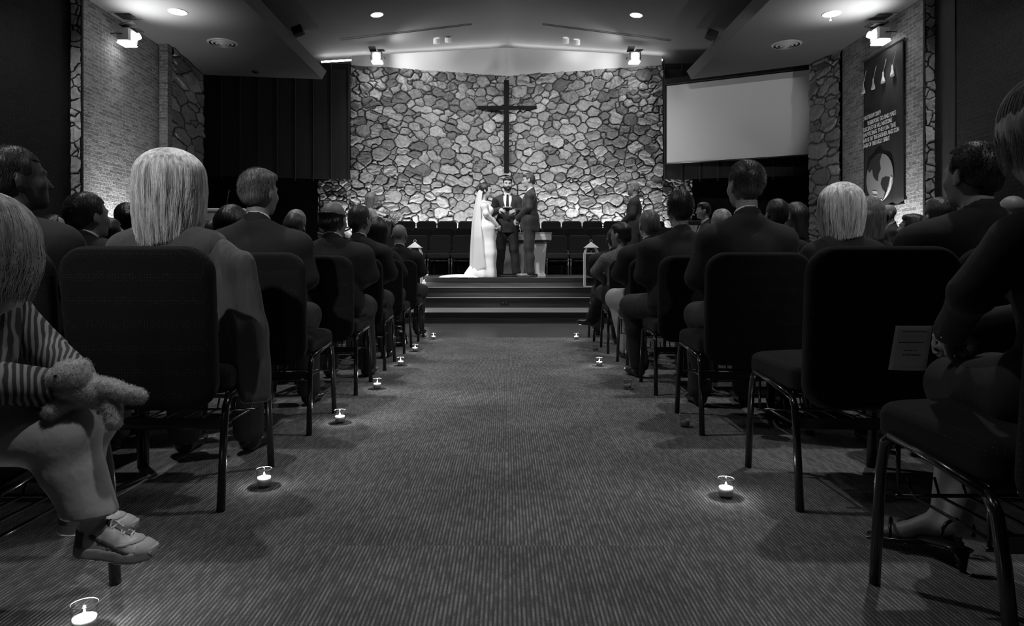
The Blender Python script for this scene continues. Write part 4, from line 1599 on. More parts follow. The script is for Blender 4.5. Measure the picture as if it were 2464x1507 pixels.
def hand_prims(w, d, palm_n, side, s=1.0, curl=0.9, k=0.006):
    """w wrist, d direction of the hand, palm_n the way the palm faces, side +1 = thumb towards cross(d, palm_n)"""
    w = np.array(w, float)
    d = np.array(d, float); d /= np.linalg.norm(d)
    p = np.array(palm_n, float); p = p - d * (p @ d); p /= np.linalg.norm(p)
    q = np.cross(d, p) * side
    out = [cone(w, w + d * 0.03 * s, 0.026 * s, 0.027 * s, 0.015)]
    for i in range(4):
        off = (1.5 - i) * 0.0195 * s
        out.append(cone(w + d * .02 * s + q * off * .6, w + d * 0.085 * s + q * off, 0.016 * s, 0.0125 * s, 0.010))
        L_ = (0.040, 0.046, 0.043, 0.034)[i] * s
        a = w + d * 0.088 * s + q * off
        c1 = curl * .55 + i * 0.06
        d1 = d * math.cos(c1) + p * math.sin(c1)
        b_ = a + d1 * L_
        d2 = d * math.cos(c1 + curl * .9) + p * math.sin(c1 + curl * .9)
        c_ = b_ + d2 * L_ * .62
        d3 = d * math.cos(c1 + curl * 1.5) + p * math.sin(c1 + curl * 1.5)
        e_ = c_ + d3 * L_ * .5
        out += [cone(a, b_, 0.0095 * s, 0.0088 * s, 0.003), cone(b_, c_, 0.0088 * s, 0.008 * s, 0.003), cone(c_, e_, 0.008 * s, 0.0068 * s, 0.003)]
    a = w + d * 0.025 * s + q * 0.022 * s
    b_ = a + (d * .55 + q * .65 + p * .35) * 0.045 * s
    c_ = b_ + (d * .8 + q * .15 + p * .5) * 0.034 * s
    out += [cone(a, b_, 0.0145 * s, 0.011 * s, 0.008), cone(b_, c_, 0.0108 * s, 0.0085 * s, 0.003)]
    return out


def clip_above(z0):
    return lambda X, Y, Z: Z - z0 + 0 * X + 0 * Y


def clip_below(z0):
    return lambda X, Y, Z: z0 - Z + 0 * X + 0 * Y


def wrinkle(amp, seed=0, f=22):
    a = seed * 1.7

    def g(X, Y, Z):
        return amp * (np.sin(f * Z + 6 * X + a + 2.2 * np.sin(9 * X + 7 * Y + a)) * 0.6 + np.sin(f * 1.7 * X - 8 * Z + 1.5 * np.sin(11 * Z + a)) * 0.4)
    return g


def shoe_mesh(kind, s=1.0):
    L_ = 0.27 * s
    W = 0.048 * s
    pr = [ell((0, 0.02 * s, 0.045 * s), (W * .78, 0.06 * s, 0.045 * s), 0.03), ell((0, 0.12 * s, 0.036 * s), (W, 0.085 * s, 0.034 * s), 0.03),
          cone((0, -0.005 * s, 0.05 * s), (0, -0.01 * s, 0.10 * s), 0.037 * s, 0.034 * s, 0.03)]
    return pr


def strands(name, Rm, c, style, n, m, parent, seed=0, length=0.26, s=1.0, rad=0.0011, hv=1.0):
    """many fine strands as one hair mesh"""
    rs = np.random.RandomState(seed)
    V = []
    Q = []
    cnt = 0
    for i in range(n):
        pts = []
        if style == 'bob':
            az = rs.uniform(-0.35, PI + 0.35)            # 0..pi covers right side, back, left side
            lay = rs.uniform(0.93, 1.03)
            part = rs.uniform(-0.05, 0.07)
            rx, ry, rz_ = 0.097 * lay * hv, 0.113 * lay * hv, 0.108 * lay
            el0 = R(88) - rs.uniform(0, .12)
            L_ = length * rs.uniform(0.80, 1.05) * (1 - 0.10 * math.cos(az))
            ph = rs.uniform(0, 6.28)
            k = 14
            tot = 0
            w_ = rs.normal(0, 0.10)
            flare = rs.uniform(0.9, 1.12)
            for j in range(k):
                q = j / (k - 1)
                el = el0 - q * 2.1
                if el > -0.05:
                    x = math.cos(az + w_ * q * .4) * math.cos(el) * rx
                    y = -math.sin(az + w_ * q * .4) * math.cos(el) * ry - 0.012
                    z = math.sin(el) * rz_ + 0.022
                    last = (x, y, z, q)
                else:
                    x0, y0, z0, q0 = last
                    dz = (q - q0) / (1 - q0)
                    tuck = 1 + 0.08 * flare * dz - 0.24 * dz * dz * flare
                    x = x0 * tuck + 0.004 * math.sin(ph + dz * 5)
                    y = (y0 + .012) * tuck - .012 + 0.004 * math.cos(ph + dz * 4)
                    z = z0 - L_ * dz
                pts.append((x + part * 0, y, z))
        else:
            az = rs.uniform(0, 2 * PI)
            el = math.asin(rs.uniform(-0.45, 1.0))
            x, y, z = math.cos(az) * math.cos(el), math.sin(az) * math.cos(el), math.sin(el)
            if y > 0.25 and z < 0.62:
                continue
            if z < -0.1 and abs(x) > 0.8 and y > -0.1:
                continue
            p = np.array([x * 0.088, y * 0.110 - 0.014, z * 0.104 + 0.026])
            nn = np.array([x, y, z])
            if style == 'spiky':
                dirv = nn * 0.7 + np.array([0, 0.2, 0.1]) + rs.normal(0, .22, 3)
                L_ = rs.uniform(0.008, 0.017)
            else:
                dirv = nn * 0.22 + np.array([x * .2, -0.4 if z > 0 else -.1, -0.75 * (1 - max(z, 0)) + 0.1]) + rs.normal(0, .22, 3)
                L_ = rs.uniform(0.010, 0.020)
            dirv /= np.linalg.norm(dirv)
            p = p - nn * 0.004
            bend = np.array([0, 0, -0.3]) * L_
            pts = [p, p + dirv * L_ * .5, p + dirv * L_ + bend]
        pts = np.array(pts) * s @ Rm.T + c
        k = len(pts)
        d = np.gradient(pts, axis=0)
        d /= np.linalg.norm(d, axis=1)[:, None] + 1e-9
        a = np.cross(d, np.array([0.3, 0.9, 0.1]))
        a /= np.linalg.norm(a, axis=1)[:, None] + 1e-9
        b_ = np.cross(d, a)
        rr = rad * s * np.linspace(1.0, 0.35, k)[:, None]
        ring = np.stack([pts + a * rr, pts - a * rr * .5 + b_ * rr * .87, pts - a * rr * .5 - b_ * rr * .87], 1)
        V.append(ring.reshape(-1, 3))
        for j in range(k - 1):
            for q in range(3):
                Q.append((cnt + j * 3 + q, cnt + j * 3 + (q + 1) % 3, cnt + j * 3 + 3 + (q + 1) % 3, cnt + j * 3 + 3 + q))
        cnt += k * 3
    me = np_mesh(name, np.concatenate(V), np.array(Q))
    return obj(name, me, m, parent)


P_HC = {}


def figure(label, base, yaw, kind='seated', s=1.0, head=(0, 0, 0), hair='short', hairm='hair_brown', skin='skin', outfit='suit', top='suit', bottom='trouser',
           shoes='shoe', arms=None, legs=None, h=0.010, lean=0.0, wide=1.0, collar=True, group=None, fuzz=0, beard=False, seed=0, hlen=0.24, tie=False, shawl=False, hs=1.0,
           head_off=(0, 0, 0), frame='adult', rs=1.0, pelvis=None, hvol=1.0, hem=-0.03, footz=(0.052, 0.060), legname='trousers'):
    pz = 0.56 if kind == 'seated' else 0.955 * s
    if pelvis:
        pz = pelvis
    if kind != 'seated':
        ts = s
    else:
        ts = s

    def T(x, y, z):
        # torso frame: z measured up from the pelvis
        return np.array([x * wide, y + lean * z, pz + z * ts])
    neckb = T(0, -0.015, 0.475)
    hc = T(0, 0.022, 0.66) + np.array(head_off)
    Rh = rotm(*head)
    torso = [ell(T(0, 0.0, 0.0), (0.168 * wide, 0.125, 0.125), 0.05), ell(T(0, 0.012, 0.16), (0.148 * wide, 0.105, 0.14), 0.05),
             ell(T(0, 0.0, 0.29), (0.165 * wide, 0.112, 0.16), 0.05), cone(T(-0.150, -0.012, 0.370), T(0.150, -0.012, 0.370), 0.060, 0.060, 0.05),
             cone(T(-0.030, -0.03, 0.47), T(-0.160, -0.014, 0.385), 0.036, 0.040, 0.05), cone(T(0.030, -0.03, 0.47), T(0.160, -0.014, 0.385), 0.036, 0.040, 0.05)]
    if frame == 'woman':
        torso = [ell(T(0, 0.0, -0.01), (0.172 * wide, 0.125, 0.125), 0.05), ell(T(0, 0.006, 0.17), (0.122 * wide, 0.092, 0.13), 0.05),
                 ell(T(0, 0.0, 0.29), (0.142 * wide, 0.10, 0.15), 0.05), cone(T(-0.125, -0.012, 0.37), T(0.125, -0.012, 0.37), 0.052, 0.052, 0.05),
                 ell(T(0.062, 0.085, 0.28), (0.058, 0.052, 0.056), 0.03), ell(T(-0.062, 0.085, 0.28), (0.058, 0.052, 0.056), 0.03),
                 cone(T(-0.025, -0.03, 0.47), T(-0.135, -0.014, 0.385), 0.03, 0.034, 0.05), cone(T(0.025, -0.03, 0.47), T(0.135, -0.014, 0.385), 0.03, 0.034, 0.05)]
    if rs != 1.0:
        torso = [(p[0], p[1], p[2] * (0.35 + 0.65 * rs), p[3], p[4]) if p[0] == 'e' else (p[0], p[1], p[2], p[3] * rs, p[4] * rs, p[5]) for p in torso]
    sw = 0.185 if frame != 'woman' else 0.158
    if legs is None:
        if kind == 'seated':
            legs = [((-0.088, 0.02, 0.535), (-0.13, 0.42, 0.525), (-0.13, 0.40, 0.085), (-0.06, 1)), ((0.088, 0.02, 0.535), (0.13, 0.42, 0.525), (0.14, 0.43, 0.085), (0.06, 1))]
        else:
            legs = [((-0.085, 0, 0.93 * s), (-0.095, 0.01, 0.50 * s), (-0.10, -0.015, 0.085), (-0.2, 1)), ((0.085, 0, 0.93 * s), (0.095, 0.01, 0.50 * s), (0.10, -0.015, 0.085), (0.2, 1))]
    if arms is None:
        if kind == 'seated':
            arms = [((-0.245, 0.03, 0.76), (-0.09, 0.26, 0.655)), ((0.245, 0.03, 0.76), (0.07, 0.27, 0.665))]
        else:
            arms = [((-0.24, 0.0, 1.13 * s), (-0.10, 0.20, 0.98 * s)), ((0.24, 0.0, 1.13 * s), (0.08, 0.20, 0.98 * s))]
    armp = []
    handp = []
    wr = []
    for sd, (el_, w_) in zip((-1, 1), arms):
        sh = T(sd * sw, -0.012, 0.370)
        el_ = np.array(el_, float)
        w_ = np.array(w_, float)
        armp += [cone(sh, el_, 0.052 * (0.85 if frame == 'woman' else 1), 0.041 * (0.85 if frame == 'woman' else 1), 0.03), cone(el_, w_, 0.040 * (0.85 if frame == 'woman' else 1), 0.027, 0.01)]
        dd = w_ - el_
        dd = dd / np.linalg.norm(dd)
        inward = np.array([-sd * 0.8, 0.1, -0.5])
        handp += hand_prims(w_ + dd * 0.008, dd + np.array([-sd * .1, .1, -.15]), inward, -sd, 1.0 * (0.9 if frame == 'woman' else 1) * hs, 0.9)
        wr.append((el_, w_, dd))
    legp = []
    for hp, kn, an, td in legs:
        legp += [cone(hp, kn, 0.088, 0.060, 0.04), cone(kn, np.array(kn) * .6 + np.array(an) * .4 + np.array((0, -.018, 0)), 0.058, 0.053, 0.03),
                 cone(np.array(kn) * .6 + np.array(an) * .4 + np.array((0, -.018, 0)), an, 0.053, 0.036, 0.03)]
    armp = [(p[0], p[1], p[2], p[3] * rs, p[4] * rs, p[5]) for p in armp]
    legp = [(p[0], p[1], p[2], p[3] * rs, p[4] * rs, p[5]) for p in legp]
    footp = []
    for hp, kn, an, td in legs:
        d2 = np.array([td[0], td[1], 0.0]); d2 /= np.linalg.norm(d2)
        an_ = np.array(an)
        if frame == 'child':
            footp += [cone(an_, an_ + (0, 0, -.028), 0.024, 0.022, 0.01)]
            continue
        footp += [cone(an_ + (0, 0, -.03 * rs), an_ + d2 * 0.11 * rs + np.array((0, 0, -footz[0])) * rs, 0.032 * rs, 0.026 * rs, 0.02), cone(an_ + d2 * .11 * rs + np.array((0, 0, -footz[0])) * rs, an_ + d2 * .17 * rs + np.array((0, 0, -footz[1])) * rs, .026 * rs, .018 * rs, .02)]
    headp = xf(head_prims(), Rh, hc, 1.0)
    neck = [cone(neckb + (0, 0, -.03), hc + Rh @ np.array([0, -0.022, -0.065]), (0.056 if frame != 'woman' else 0.045) * rs ** .5, (0.052 if frame != 'woman' else 0.042) * rs ** .5, 0.025)]
    if hair == 'bald' or hair == 'balding':
        pass
    body = obj('person', sdf_mesh('person', torso + armp + legp + neck + headp + handp + footp, h), M[skin])
    body.location = base
    body.rotation_euler = (0, 0, yaw)
    tag(body, label, 'person', group)
    P = body
    ch = max(h, 0.010)
    # ---------------- clothing
    tm = M[top]
    bm_ = M[bottom]
    if outfit in ('suit', 'shirt', 'blouse', 'sweater'):
        # trousers
        lp = list(legp)
        for (hp, kn, an, td) in legs:
            if kind != 'seated':
                lp.append(cone(np.array(kn), np.array(an) + (0, 0, 0.015), 0.066, 0.060, 0.03))
            lp.append(cone(np.array(kn) * .5 + np.array(an) * .5, np.array(an) + (0, 0, 0.015 if hem < 0 else -0.045), 0.050 * rs, 0.056 * (0.3 + 0.7 * rs), 0.03))
            lp.append(cone(np.array(hp), np.array(kn), .09 * rs, .07 * rs, .03))
        minz = min(l[2][2] for l in legs) + hem
        obj(legname, sdf_mesh(legname, torso[:1] + lp, ch, 0.012, [clip_above(pz + 0.14), clip_below(minz)], wrinkle(0.0045, seed)), bm_, P)
        zl = pz - (0.02 if kind == 'seated' else 0.19 * s)
        neckring = T(0, 0, 0.485)[2]
        long_sleeve = armp
        extra = []
        if outfit == 'suit':
            extra = [cone(T(-0.13, -0.015, 0.395), T(-0.20, -0.012, 0.372), 0.045, 0.050, 0.03), cone(T(0.13, -0.015, 0.395), T(0.20, -0.012, 0.372), 0.045, 0.050, 0.03),
                     ell(T(0, 0.0, 0.02), (0.185 * wide, 0.135, 0.16), 0.05)]
            if kind != 'seated':
                extra.append(ell(T(0, -0.005, -0.10), (0.172 * wide, 0.128, 0.26), 0.05))
        clips = [lambda X, Y, Z: np.where(np.abs(X) < 0.085, Z - (neckring + 0.018 - 0.6 * (Y - neckb[1])), -1.0), clip_below(zl)]
        if outfit == 'suit' and tie:
            # open front: a V that shows shirt and tie
            zt_ = T(0, 0, 0.06)[2]

            def vee(X, Y, Z):
                wv = np.clip((Z - zt_) * 0.22, 0, 0.072)
                inside = np.maximum(np.abs(X) - wv, 0.03 - Y)
                return np.where(Z > zt_, -inside, -1) * 1.0
            clips.append(vee)
        # cut the sleeve ends at the wrists
        jm = sdf_mesh('jacket', torso + extra + [cone(p[1], p[2] + (p[2] - p[1]) * 0.02, p[3] + .004, p[4] + .006, p[5]) for p in armp], ch, 0.020 if outfit == 'suit' else 0.012, clips,
                      wrinkle(0.0045 if outfit == 'suit' else 0.004, seed + 3, 17))
        J = obj({'suit': 'suit_jacket', 'shirt': 'shirt', 'blouse': 'blouse', 'sweater': 'sweater'}[outfit], jm, tm, P)
        if outfit == 'suit':
            # shirt collar ring and jacket collar
            nb = neckb
            ax_ = hc - nb
            ax_ = ax_ / np.linalg.norm(ax_)

            def ringp(r0, z0, z1, slope):
                c0 = nb + ax_ * z0
                c1 = nb + ax_ * z1
                return [cone(c0, c1, r0 + 0.006, r0, 0.01)], [lambda X, Y, Z: Z - (c1[2] - slope * (Y - nb[1])), lambda X, Y, Z: (c0[2] - 0.03 - slope * (Y - nb[1])) - Z]
            if collar:
                pr, cp = ringp(0.0625, -0.02, 0.058, 0.50)
                obj('shirt_collar', sdf_mesh('collar', pr, 0.007, 0.0, cp), M['shirt'], P)
            pr, cp = ringp(0.073, -0.03, 0.036, 0.75)

            def opn(X, Y, Z):
                return np.where(Y > 0.0, 0.05 - np.abs(X) - 0.0, -1.0) + 0 * Z
            obj('jacket_collar', sdf_mesh('jcollar', pr, 0.008, 0.0, cp + [opn]), tm, P)
            for sd, (e_, w_, dd) in zip((-1, 1), wr):
                obj('cuff', sdf_mesh('cuff', [cone(w_ - dd * .02, w_ + dd * 0.012, 0.034, 0.033, .01)], 0.008), M['shirt'] if collar else tm, P)
            if tie:
                obj('shirt', sdf_mesh('shirt', torso, ch, 0.010, [lambda X, Y, Z: np.where(np.abs(X) < 0.08, Z - (neckring + 0.012 - 0.5 * (Y - neckb[1])), Z - (neckring - 0.03)), clip_below(pz)]), M['shirt'], P)
                b = MB()
                yf = lambda z: 0.128 + lean * z
                pts = [(0.018, 0.455, 0.090), (0.024, 0.30, 0.128), (0.031, 0.14, 0.124), (0.028, 0.05, 0.124)]
                V = []
                for wv, z, yv in pts:
                    p = T(0, 0, z)
                    V += [(-wv, yv, p[2]), (0, yv + 0.010, p[2]), (wv, yv, p[2]), (wv, yv - 0.01, p[2]), (-wv, yv - 0.01, p[2])]
                fs = []
                for i in range(3):
                    for k in range(5):
                        k2 = (k + 1) % 5
                        fs.append((i * 5 + k, i * 5 + k2, (i + 1) * 5 + k2, (i + 1) * 5 + k))
                b.add(V, fs)
                kn = T(0, 0, 0.47)
                b.bevbox((-0.018, 0.06, kn[2] - 0.030), (0.018, 0.096, kn[2] + 0.004), 0.008)
                b.build('tie', M['suit_grey'], P, True)
    elif outfit == 'dress':
        obj('dress', sdf_mesh('dress', torso + legp + [cone(T(0, 0, -0.05), (0, 0.02, pz - 0.75 * s if kind != 'seated' else 0.45), 0.15, 0.24 if kind != 'seated' else .2, 0.05)] + [cone(p[1], p[2], p[3], p[4], p[5]) for p in armp], ch, 0.012,
                              [lambda X, Y, Z: Z - (T(0, 0, 0.43)[2] - 0.5 * (Y - neckb[1])), clip_below(0.06 if kind != 'seated' else 0.35)], wrinkle(0.005, seed)), tm, P)
    # ---------------- shoes
    if shoes:
        for (hp, kn, an, td) in legs:
            a_ = math.atan2(-td[0], td[1])
            pr = xf(shoe_mesh('x'), rotm(a_), np.array(an) + (0, 0, -0.085 + 0.002))
            zb = an[2] - 0.085
            obj('shoe', sdf_mesh('shoe', pr, 0.008 if h < .01 else .011, 0.0, [clip_below(zb + 0.001)]), M[shoes], P)
    # ---------------- hair
    hm = M[hairm]
    if hair in ('short', 'spiky', 'receding'):
        def hclip(X, Y, Z, back=-0.088):
            x, y, z = X - hc[0], Y - hc[1], Z - hc[2]
            Q = Rh
            lx = Q[0, 0] * x + Q[1, 0] * y + Q[2, 0] * z
            ly = Q[0, 1] * x + Q[1, 1] * y + Q[2, 1] * z
            lz = Q[0, 2] * x + Q[1, 2] * y + Q[2, 2] * z
            fr = 0.064 if hair != 'receding' else 0.085
            A_ = np.maximum(fr - lz, ly - (0.2 if hair != 'receding' else 0.03))
            # side and back: above a line that drops towards the nape, kept off the ear
            line = -0.035 + 0.75 * np.clip(ly + 0.03, -0.08, 0.2)
            B_ = np.maximum(line - lz, ly - 0.038)
            return np.minimum(A_, B_)
        pr = [ell((0, -0.014, 0.034), (0.0835, 0.103, 0.096), 0.03), ell((0, -0.05, -0.03), (0.070, 0.062, 0.06), 0.03)]
        if hair == 'short' and seed % 3 != 0:
            pr.append(ell((0.015 * (1 if seed % 2 else -1), 0.034, 0.088), (0.055, 0.046, 0.022), 0.04))
        Ho = obj('hair', sdf_mesh('hair', xf(pr, Rh, hc), min(ch, 0.009), 0.0, [hclip], wrinkle(0.0025, seed + 9, 60)), hm, P)
        if fuzz:
            strands('hair_strands', Rh, hc, 'spiky' if hair == 'spiky' else 'short', int(fuzz * 2.6), hm, P, seed, rad=0.0007)
    elif hair in ('balding', 'bald') and hair == 'balding':
        def hclip(X, Y, Z):
            x, y, z = X - hc[0], Y - hc[1], Z - hc[2]
            Q = Rh
            ly = Q[0, 1] * x + Q[1, 1] * y + Q[2, 1] * z
            lz = Q[0, 2] * x + Q[1, 2] * y + Q[2, 2] * z
            line = -0.035 + 0.75 * np.clip(ly + 0.03, -0.08, 0.2)
            return np.maximum(np.maximum(line - lz, ly - 0.02), lz - 0.035)
        pr = [ell((0, -0.014, 0.034), (0.090, 0.114, 0.10), 0.03), ell((0, -0.055, -0.035), (0.076, 0.066, 0.06), 0.03)]
        obj('hair', sdf_mesh('hair', xf(pr, Rh, hc), 0.008, 0.0, [hclip], wrinkle(0.006, seed, 75)), hm, P)
    elif hair in ('bob', 'long', 'bun'):
        Lh = hlen

        def face(X, Y, Z):
            x, y, z = X - hc[0], Y - hc[1], Z - hc[2]
            Q = Rh
            lx = Q[0, 0] * x + Q[1, 0] * y + Q[2, 0] * z
            ly = Q[0, 1] * x + Q[1, 1] * y + Q[2, 1] * z
            lz = Q[0, 2] * x + Q[1, 2] * y + Q[2, 2] * z
            return np.minimum(np.maximum(ly - 0.035, -1.0), np.maximum(0.06 - lz, ly - 0.2))
        hv = hvol
        pr = [ell((0, -0.016, 0.030), (0.092 * hv, 0.110 * hv, 0.104), 0.03)]
        if hair != 'bun':
            pr += [cone((0.062 * hv, -0.015, 0.0), (0.062 * hv, -0.02, -Lh + .03), 0.040 * hv, 0.026, 0.05), cone((-0.062 * hv, -0.015, 0.0), (-0.062 * hv, -0.02, -Lh + .03), 0.040 * hv, 0.026, 0.05),
                   cone((0, -0.06 * hv, 0.0), (0, -0.06 * hv, -Lh), 0.062, 0.036, 0.05), cone((0.035 * hv, -0.05 * hv, 0.0), (0.04 * hv, -0.05 * hv, -Lh), 0.058, 0.03, 0.05), cone((-0.035 * hv, -0.05 * hv, 0.0), (-0.04 * hv, -0.05 * hv, -Lh), 0.058, 0.03, 0.05)]
        else:
            pr += [ell((0, -0.05, -0.03), (0.07, 0.06, 0.05), 0.03), ell((0, -0.125, 0.015), (0.045, 0.04, 0.045), 0.015)]
        w_ = lambda X, Y, Z: 0.0015 * np.sin(70 * np.arctan2(X - hc[0], -(Y - hc[1]) + 0.001) * 0.35 + 5 * Z)
        obj('hair', sdf_mesh('hair', xf(pr, Rh, hc), min(ch, 0.008), -0.010 if fuzz else 0.0, [face], w_), hm, P)
        if fuzz:
            strands('hair_strands', Rh, hc, 'bob', fuzz, hm, P, seed, Lh, hv=hvol, rad=0.0009)
    if beard:
        def bclip(X, Y, Z):
            x, y, z = X - hc[0], Y - hc[1], Z - hc[2]
            Q = Rh
            lx = Q[0, 0] * x + Q[1, 0] * y + Q[2, 0] * z
            ly = Q[0, 1] * x + Q[1, 1] * y + Q[2, 1] * z
            lz = Q[0, 2] * x + Q[1, 2] * y + Q[2, 2] * z
            mouth = 0.007 - np.sqrt(lx ** 2 * .35 + (lz + 0.069) ** 2) 
            side = np.maximum(0.012 - ly, lz + 0.048 - np.clip(0.9 * (0.06 - ly), 0, 0.05))
            return np.maximum(side, np.where(ly > 0.05, mouth, -1))
        pr = [q for q in head_prims() if q[0] != 'x'][1:4]
        obj('beard', sdf_mesh('beard', xf(pr, Rh, hc), 0.006, 0.007, [bclip]), hm, P)
    if h <= 0.0085:
        for sx in (-1, 1):
            b = MB(); b.lathe([(0.0, -0.010), (0.007, -0.007), (0.010, 0), (0.007, 0.007), (0.0, 0.010)], seg=10)
            b.v = [tuple(Rh @ (np.array(v) * np.array([1.2, .8, .7]) + np.array([sx * 0.031, 0.082, 0.003])) + hc) for v in b.v]
            b.build('eye', M['eye'], P, True)
            b = MB(); b.tube([(sx * 0.016, 0.097, 0.024), (sx * 0.032, 0.096, 0.029), (sx * 0.046, 0.084, 0.024)], 0.0032, 5)
            b.v = [tuple(Rh @ np.array(v) + hc) for v in b.v]
            b.build('eyebrow', hm if hair not in ('bald',) else M['hair_brown'], P, True)
    P_HC[P.name] = hc
    return P


# ------------------------------------------------------------------ the seated guests
def guest(label, k, px, py, dy=0.27, **kw):
    """seat a guest in row k so that the crown of the head is at the height and place it has in the room"""
    Y = row_y(k) + dy
    yh = Y + 0.02
    x = (px - 1219) / F * yh
    crown = CAMH + (640 - py) / F * yh - 0.012
    s = (crown - 0.56) / 0.78
    grp = None
    return figure(label, (x, Y, 0), kw.pop('yaw', 0.0), 'seated', s, **kw)


# left block, aisle seats from near to far
woman = guest('woman with a long blonde bob in a grey knit jacket, left second row', 1, 413, 368, hair='bob', hairm='hair_blonde', outfit='blouse', top='cardigan', frame='woman',
              wide=1.06, fuzz=12000, hlen=0.25, hvol=1.27, h=0.010, collar=False, skin='skin_dim', seed=11)
drape = [cone((0.13, -0.02, 0.90), (0.26, -0.03, 0.82), 0.05, 0.06, 0.04), cone((0.26, -0.03, 0.82), (0.33, -0.05, 0.58), 0.06, 0.055, 0.04), cone((0.33, -0.05, 0.58), (0.365, -0.10, 0.34), 0.052, 0.05, 0.04),
         cone((0.24, -0.03, 0.76), (0.29, -0.07, 0.38), 0.05, 0.045, 0.04)]
obj('cardigan_sleeve', sdf_mesh('drape', drape, 0.009, 0.0, [clip_below(0.33)], lambda X, Y, Z: 0.007 * np.sin(75 * X + 14 * Z) + 0.004 * np.sin(30 * Z + 40 * X)), M['cardigan'], woman)
guest('man with combed grey hair in a dark suit, left third row', 2, 625, 404, hair='short', hairm='hair_grey', head=(-0.35, 0, 0), fuzz=1500, wide=1.08, seed=1, skin='skin_dim', top='suit_grey')
guest('balding man with curly hair at the back of his head, left fourth row', 3, 803, 488, hair='balding', hairm='hair_black', head=(-0.25, -0.1, 0), wide=1.05, seed=2, skin='skin_dim', top='suit_grey', shoes='shoe')
guest('man with full brown hair turned slightly right, left fifth row', 4, 866, 494, hair='short', hairm='hair_brown', head=(-0.4, 0, 0), seed=4, skin='skin_dim', top='suit_grey', fuzz=500)
guest('woman with smooth black hair, left sixth row', 5, 908, 524, hair='bob', hairm='hair_black', outfit='blouse', top='suit', frame='woman', seed=5, hlen=.2)
guest('bald man in a black suit, left front row', 6, 962, 540, hair='bald', hairm='hair_black', head=(-0.1, 0, 0), seed=6, skin='skin_dim',
      legs=[((-0.088, 0.02, 0.535), (-0.13, 0.42, 0.525), (-0.13, 0.40, 0.085), (-0.06, 1)), ((0.088, 0.02, 0.535), (0.19, 0.42, 0.525), (0.16, 0.36, 0.085), (0.3, 1))])
# others in the left block
guest('dark-haired man in shadow looking right, far left of the second row', 1, 40, 356, dy=0.30, hair='short', hairm='hair_black', head=(-0.72, 0.10, 0), skin='skin_dark', seed=6, fuzz=1200)
guest('man with black hair and a white collar, left third row by the wall side', 2, 212, 472, dy=0.30, hair='short', hairm='hair_black', head=(-0.42, 0.08, 0), skin='skin_dim', seed=6, fuzz=900)
guest('small dark-haired guest beside the white-collared man, left block', 3, 262, 535, hair='short', hairm='hair_black', head=(-0.3, 0.2, 0), outfit='blouse', top='suit', seed=10, collar=False)
guest('guest with dark upswept hair seen against the bright brick wall', 4, 303, 488, hair='bun', hairm='hair_black', head=(0.6, 0, 0), outfit='blouse', top='suit', frame='woman', seed=12, collar=False)
guest('guest in a patterned light top, low behind the blonde woman', 5, 286, 590, dy=0.3, hair='short', hairm='hair_black', outfit='blouse', top='lace', seed=13, collar=False, head=(0.3, 0.3, 0))
guest('dark-haired guest with a high forehead looking right, far left', 4, 132, 520, hair='receding', hairm='hair_black', head=(-1.1, 0.1, 0), seed=14, skin='skin_dim')
guest('woman with straight dark hair beside the grey-haired man, left fourth row', 3, 562, 500, hair='bob', hairm='hair_black', outfit='blouse', top='suit', frame='woman', seed=15, head=(-0.5, 0, 0))
guest('guest with short dark curls low beside the pulpit, left fifth row', 4, 512, 535, hair='short', hairm='hair_black', seed=16, outfit='sweater', top='suit', collar=False)
guest('woman with short brown hair in front of the pale-haired guest, left block', 4, 708, 516, hair='short', hairm='hair_brown', seed=17, outfit='blouse', top='suit', collar=False, head=(0.1, 0.2, 0))
guest('guest with pale hair pinned up, left front rows', 5, 714, 503, hair='bun', hairm='hair_dirty', seed=18, outfit='blouse', top='suit', frame='woman', collar=False)
# right block, aisle seats
guest('tall man with cropped hair in a dark suit, right third row', 2, 1792, 382, hair='spiky', hairm='hair_brown', head=(0.22, 0, 0), wide=1.0, fuzz=2200, seed=3, skin='skin_dim', top='suit_grey')
guest('man with short dark hair in a black suit, right fourth row', 3, 1635, 457, hair='spiky', hairm='hair_black', head=(0.05, 0, 0), wide=1.1, fuzz=1300, seed=6, skin='skin_dim', bottom='trouser', collar=False,
      legs=[((-0.088, 0.02, 0.535), (-0.26, 0.40, 0.53), (-0.2, 0.40, 0.085), (-0.3, 1)), ((0.088, 0.02, 0.535), (0.13, 0.42, 0.525), (0.14, 0.43, 0.085), (0.06, 1))])
guest('bald older man with pale trousers, right fifth row', 4, 1562, 507, hair='receding', hairm='hair_grey', head=(0.1, 0, 0), seed=9, skin='skin', bottom='khaki', top='suit',
      legs=[((-0.088, 0.02, 0.535), (-0.22, 0.42, 0.535), (-0.12, 0.36, 0.085), (-0.1, 1)), ((0.088, 0.02, 0.535), (0.13, 0.42, 0.525), (0.14, 0.43, 0.085), (0.06, 1))])
guest('woman with short dark hair and a lace top, right sixth row', 5, 1494, 538, hair='short', hairm='hair_black', head=(0.75, 0, 0), outfit='blouse', top='lace', frame='woman', seed=8, skin='skin_dim', collar=False, shoes='shoe', bottom='suit',
      legs=[((-0.088, 0.02, 0.535), (-0.12, 0.42, 0.54), (-0.20, 0.62, 0.26), (-0.6, .5)), ((0.088, 0.02, 0.535), (0.02, 0.42, 0.525), (0.04, 0.43, 0.085), (0.06, 1))])
guest('guest in a black suit hidden behind the lace-topped woman, right front row', 6, 1478, 552, hair='short', hairm='hair_black', seed=19, wide=1.15, skin='skin_dim')
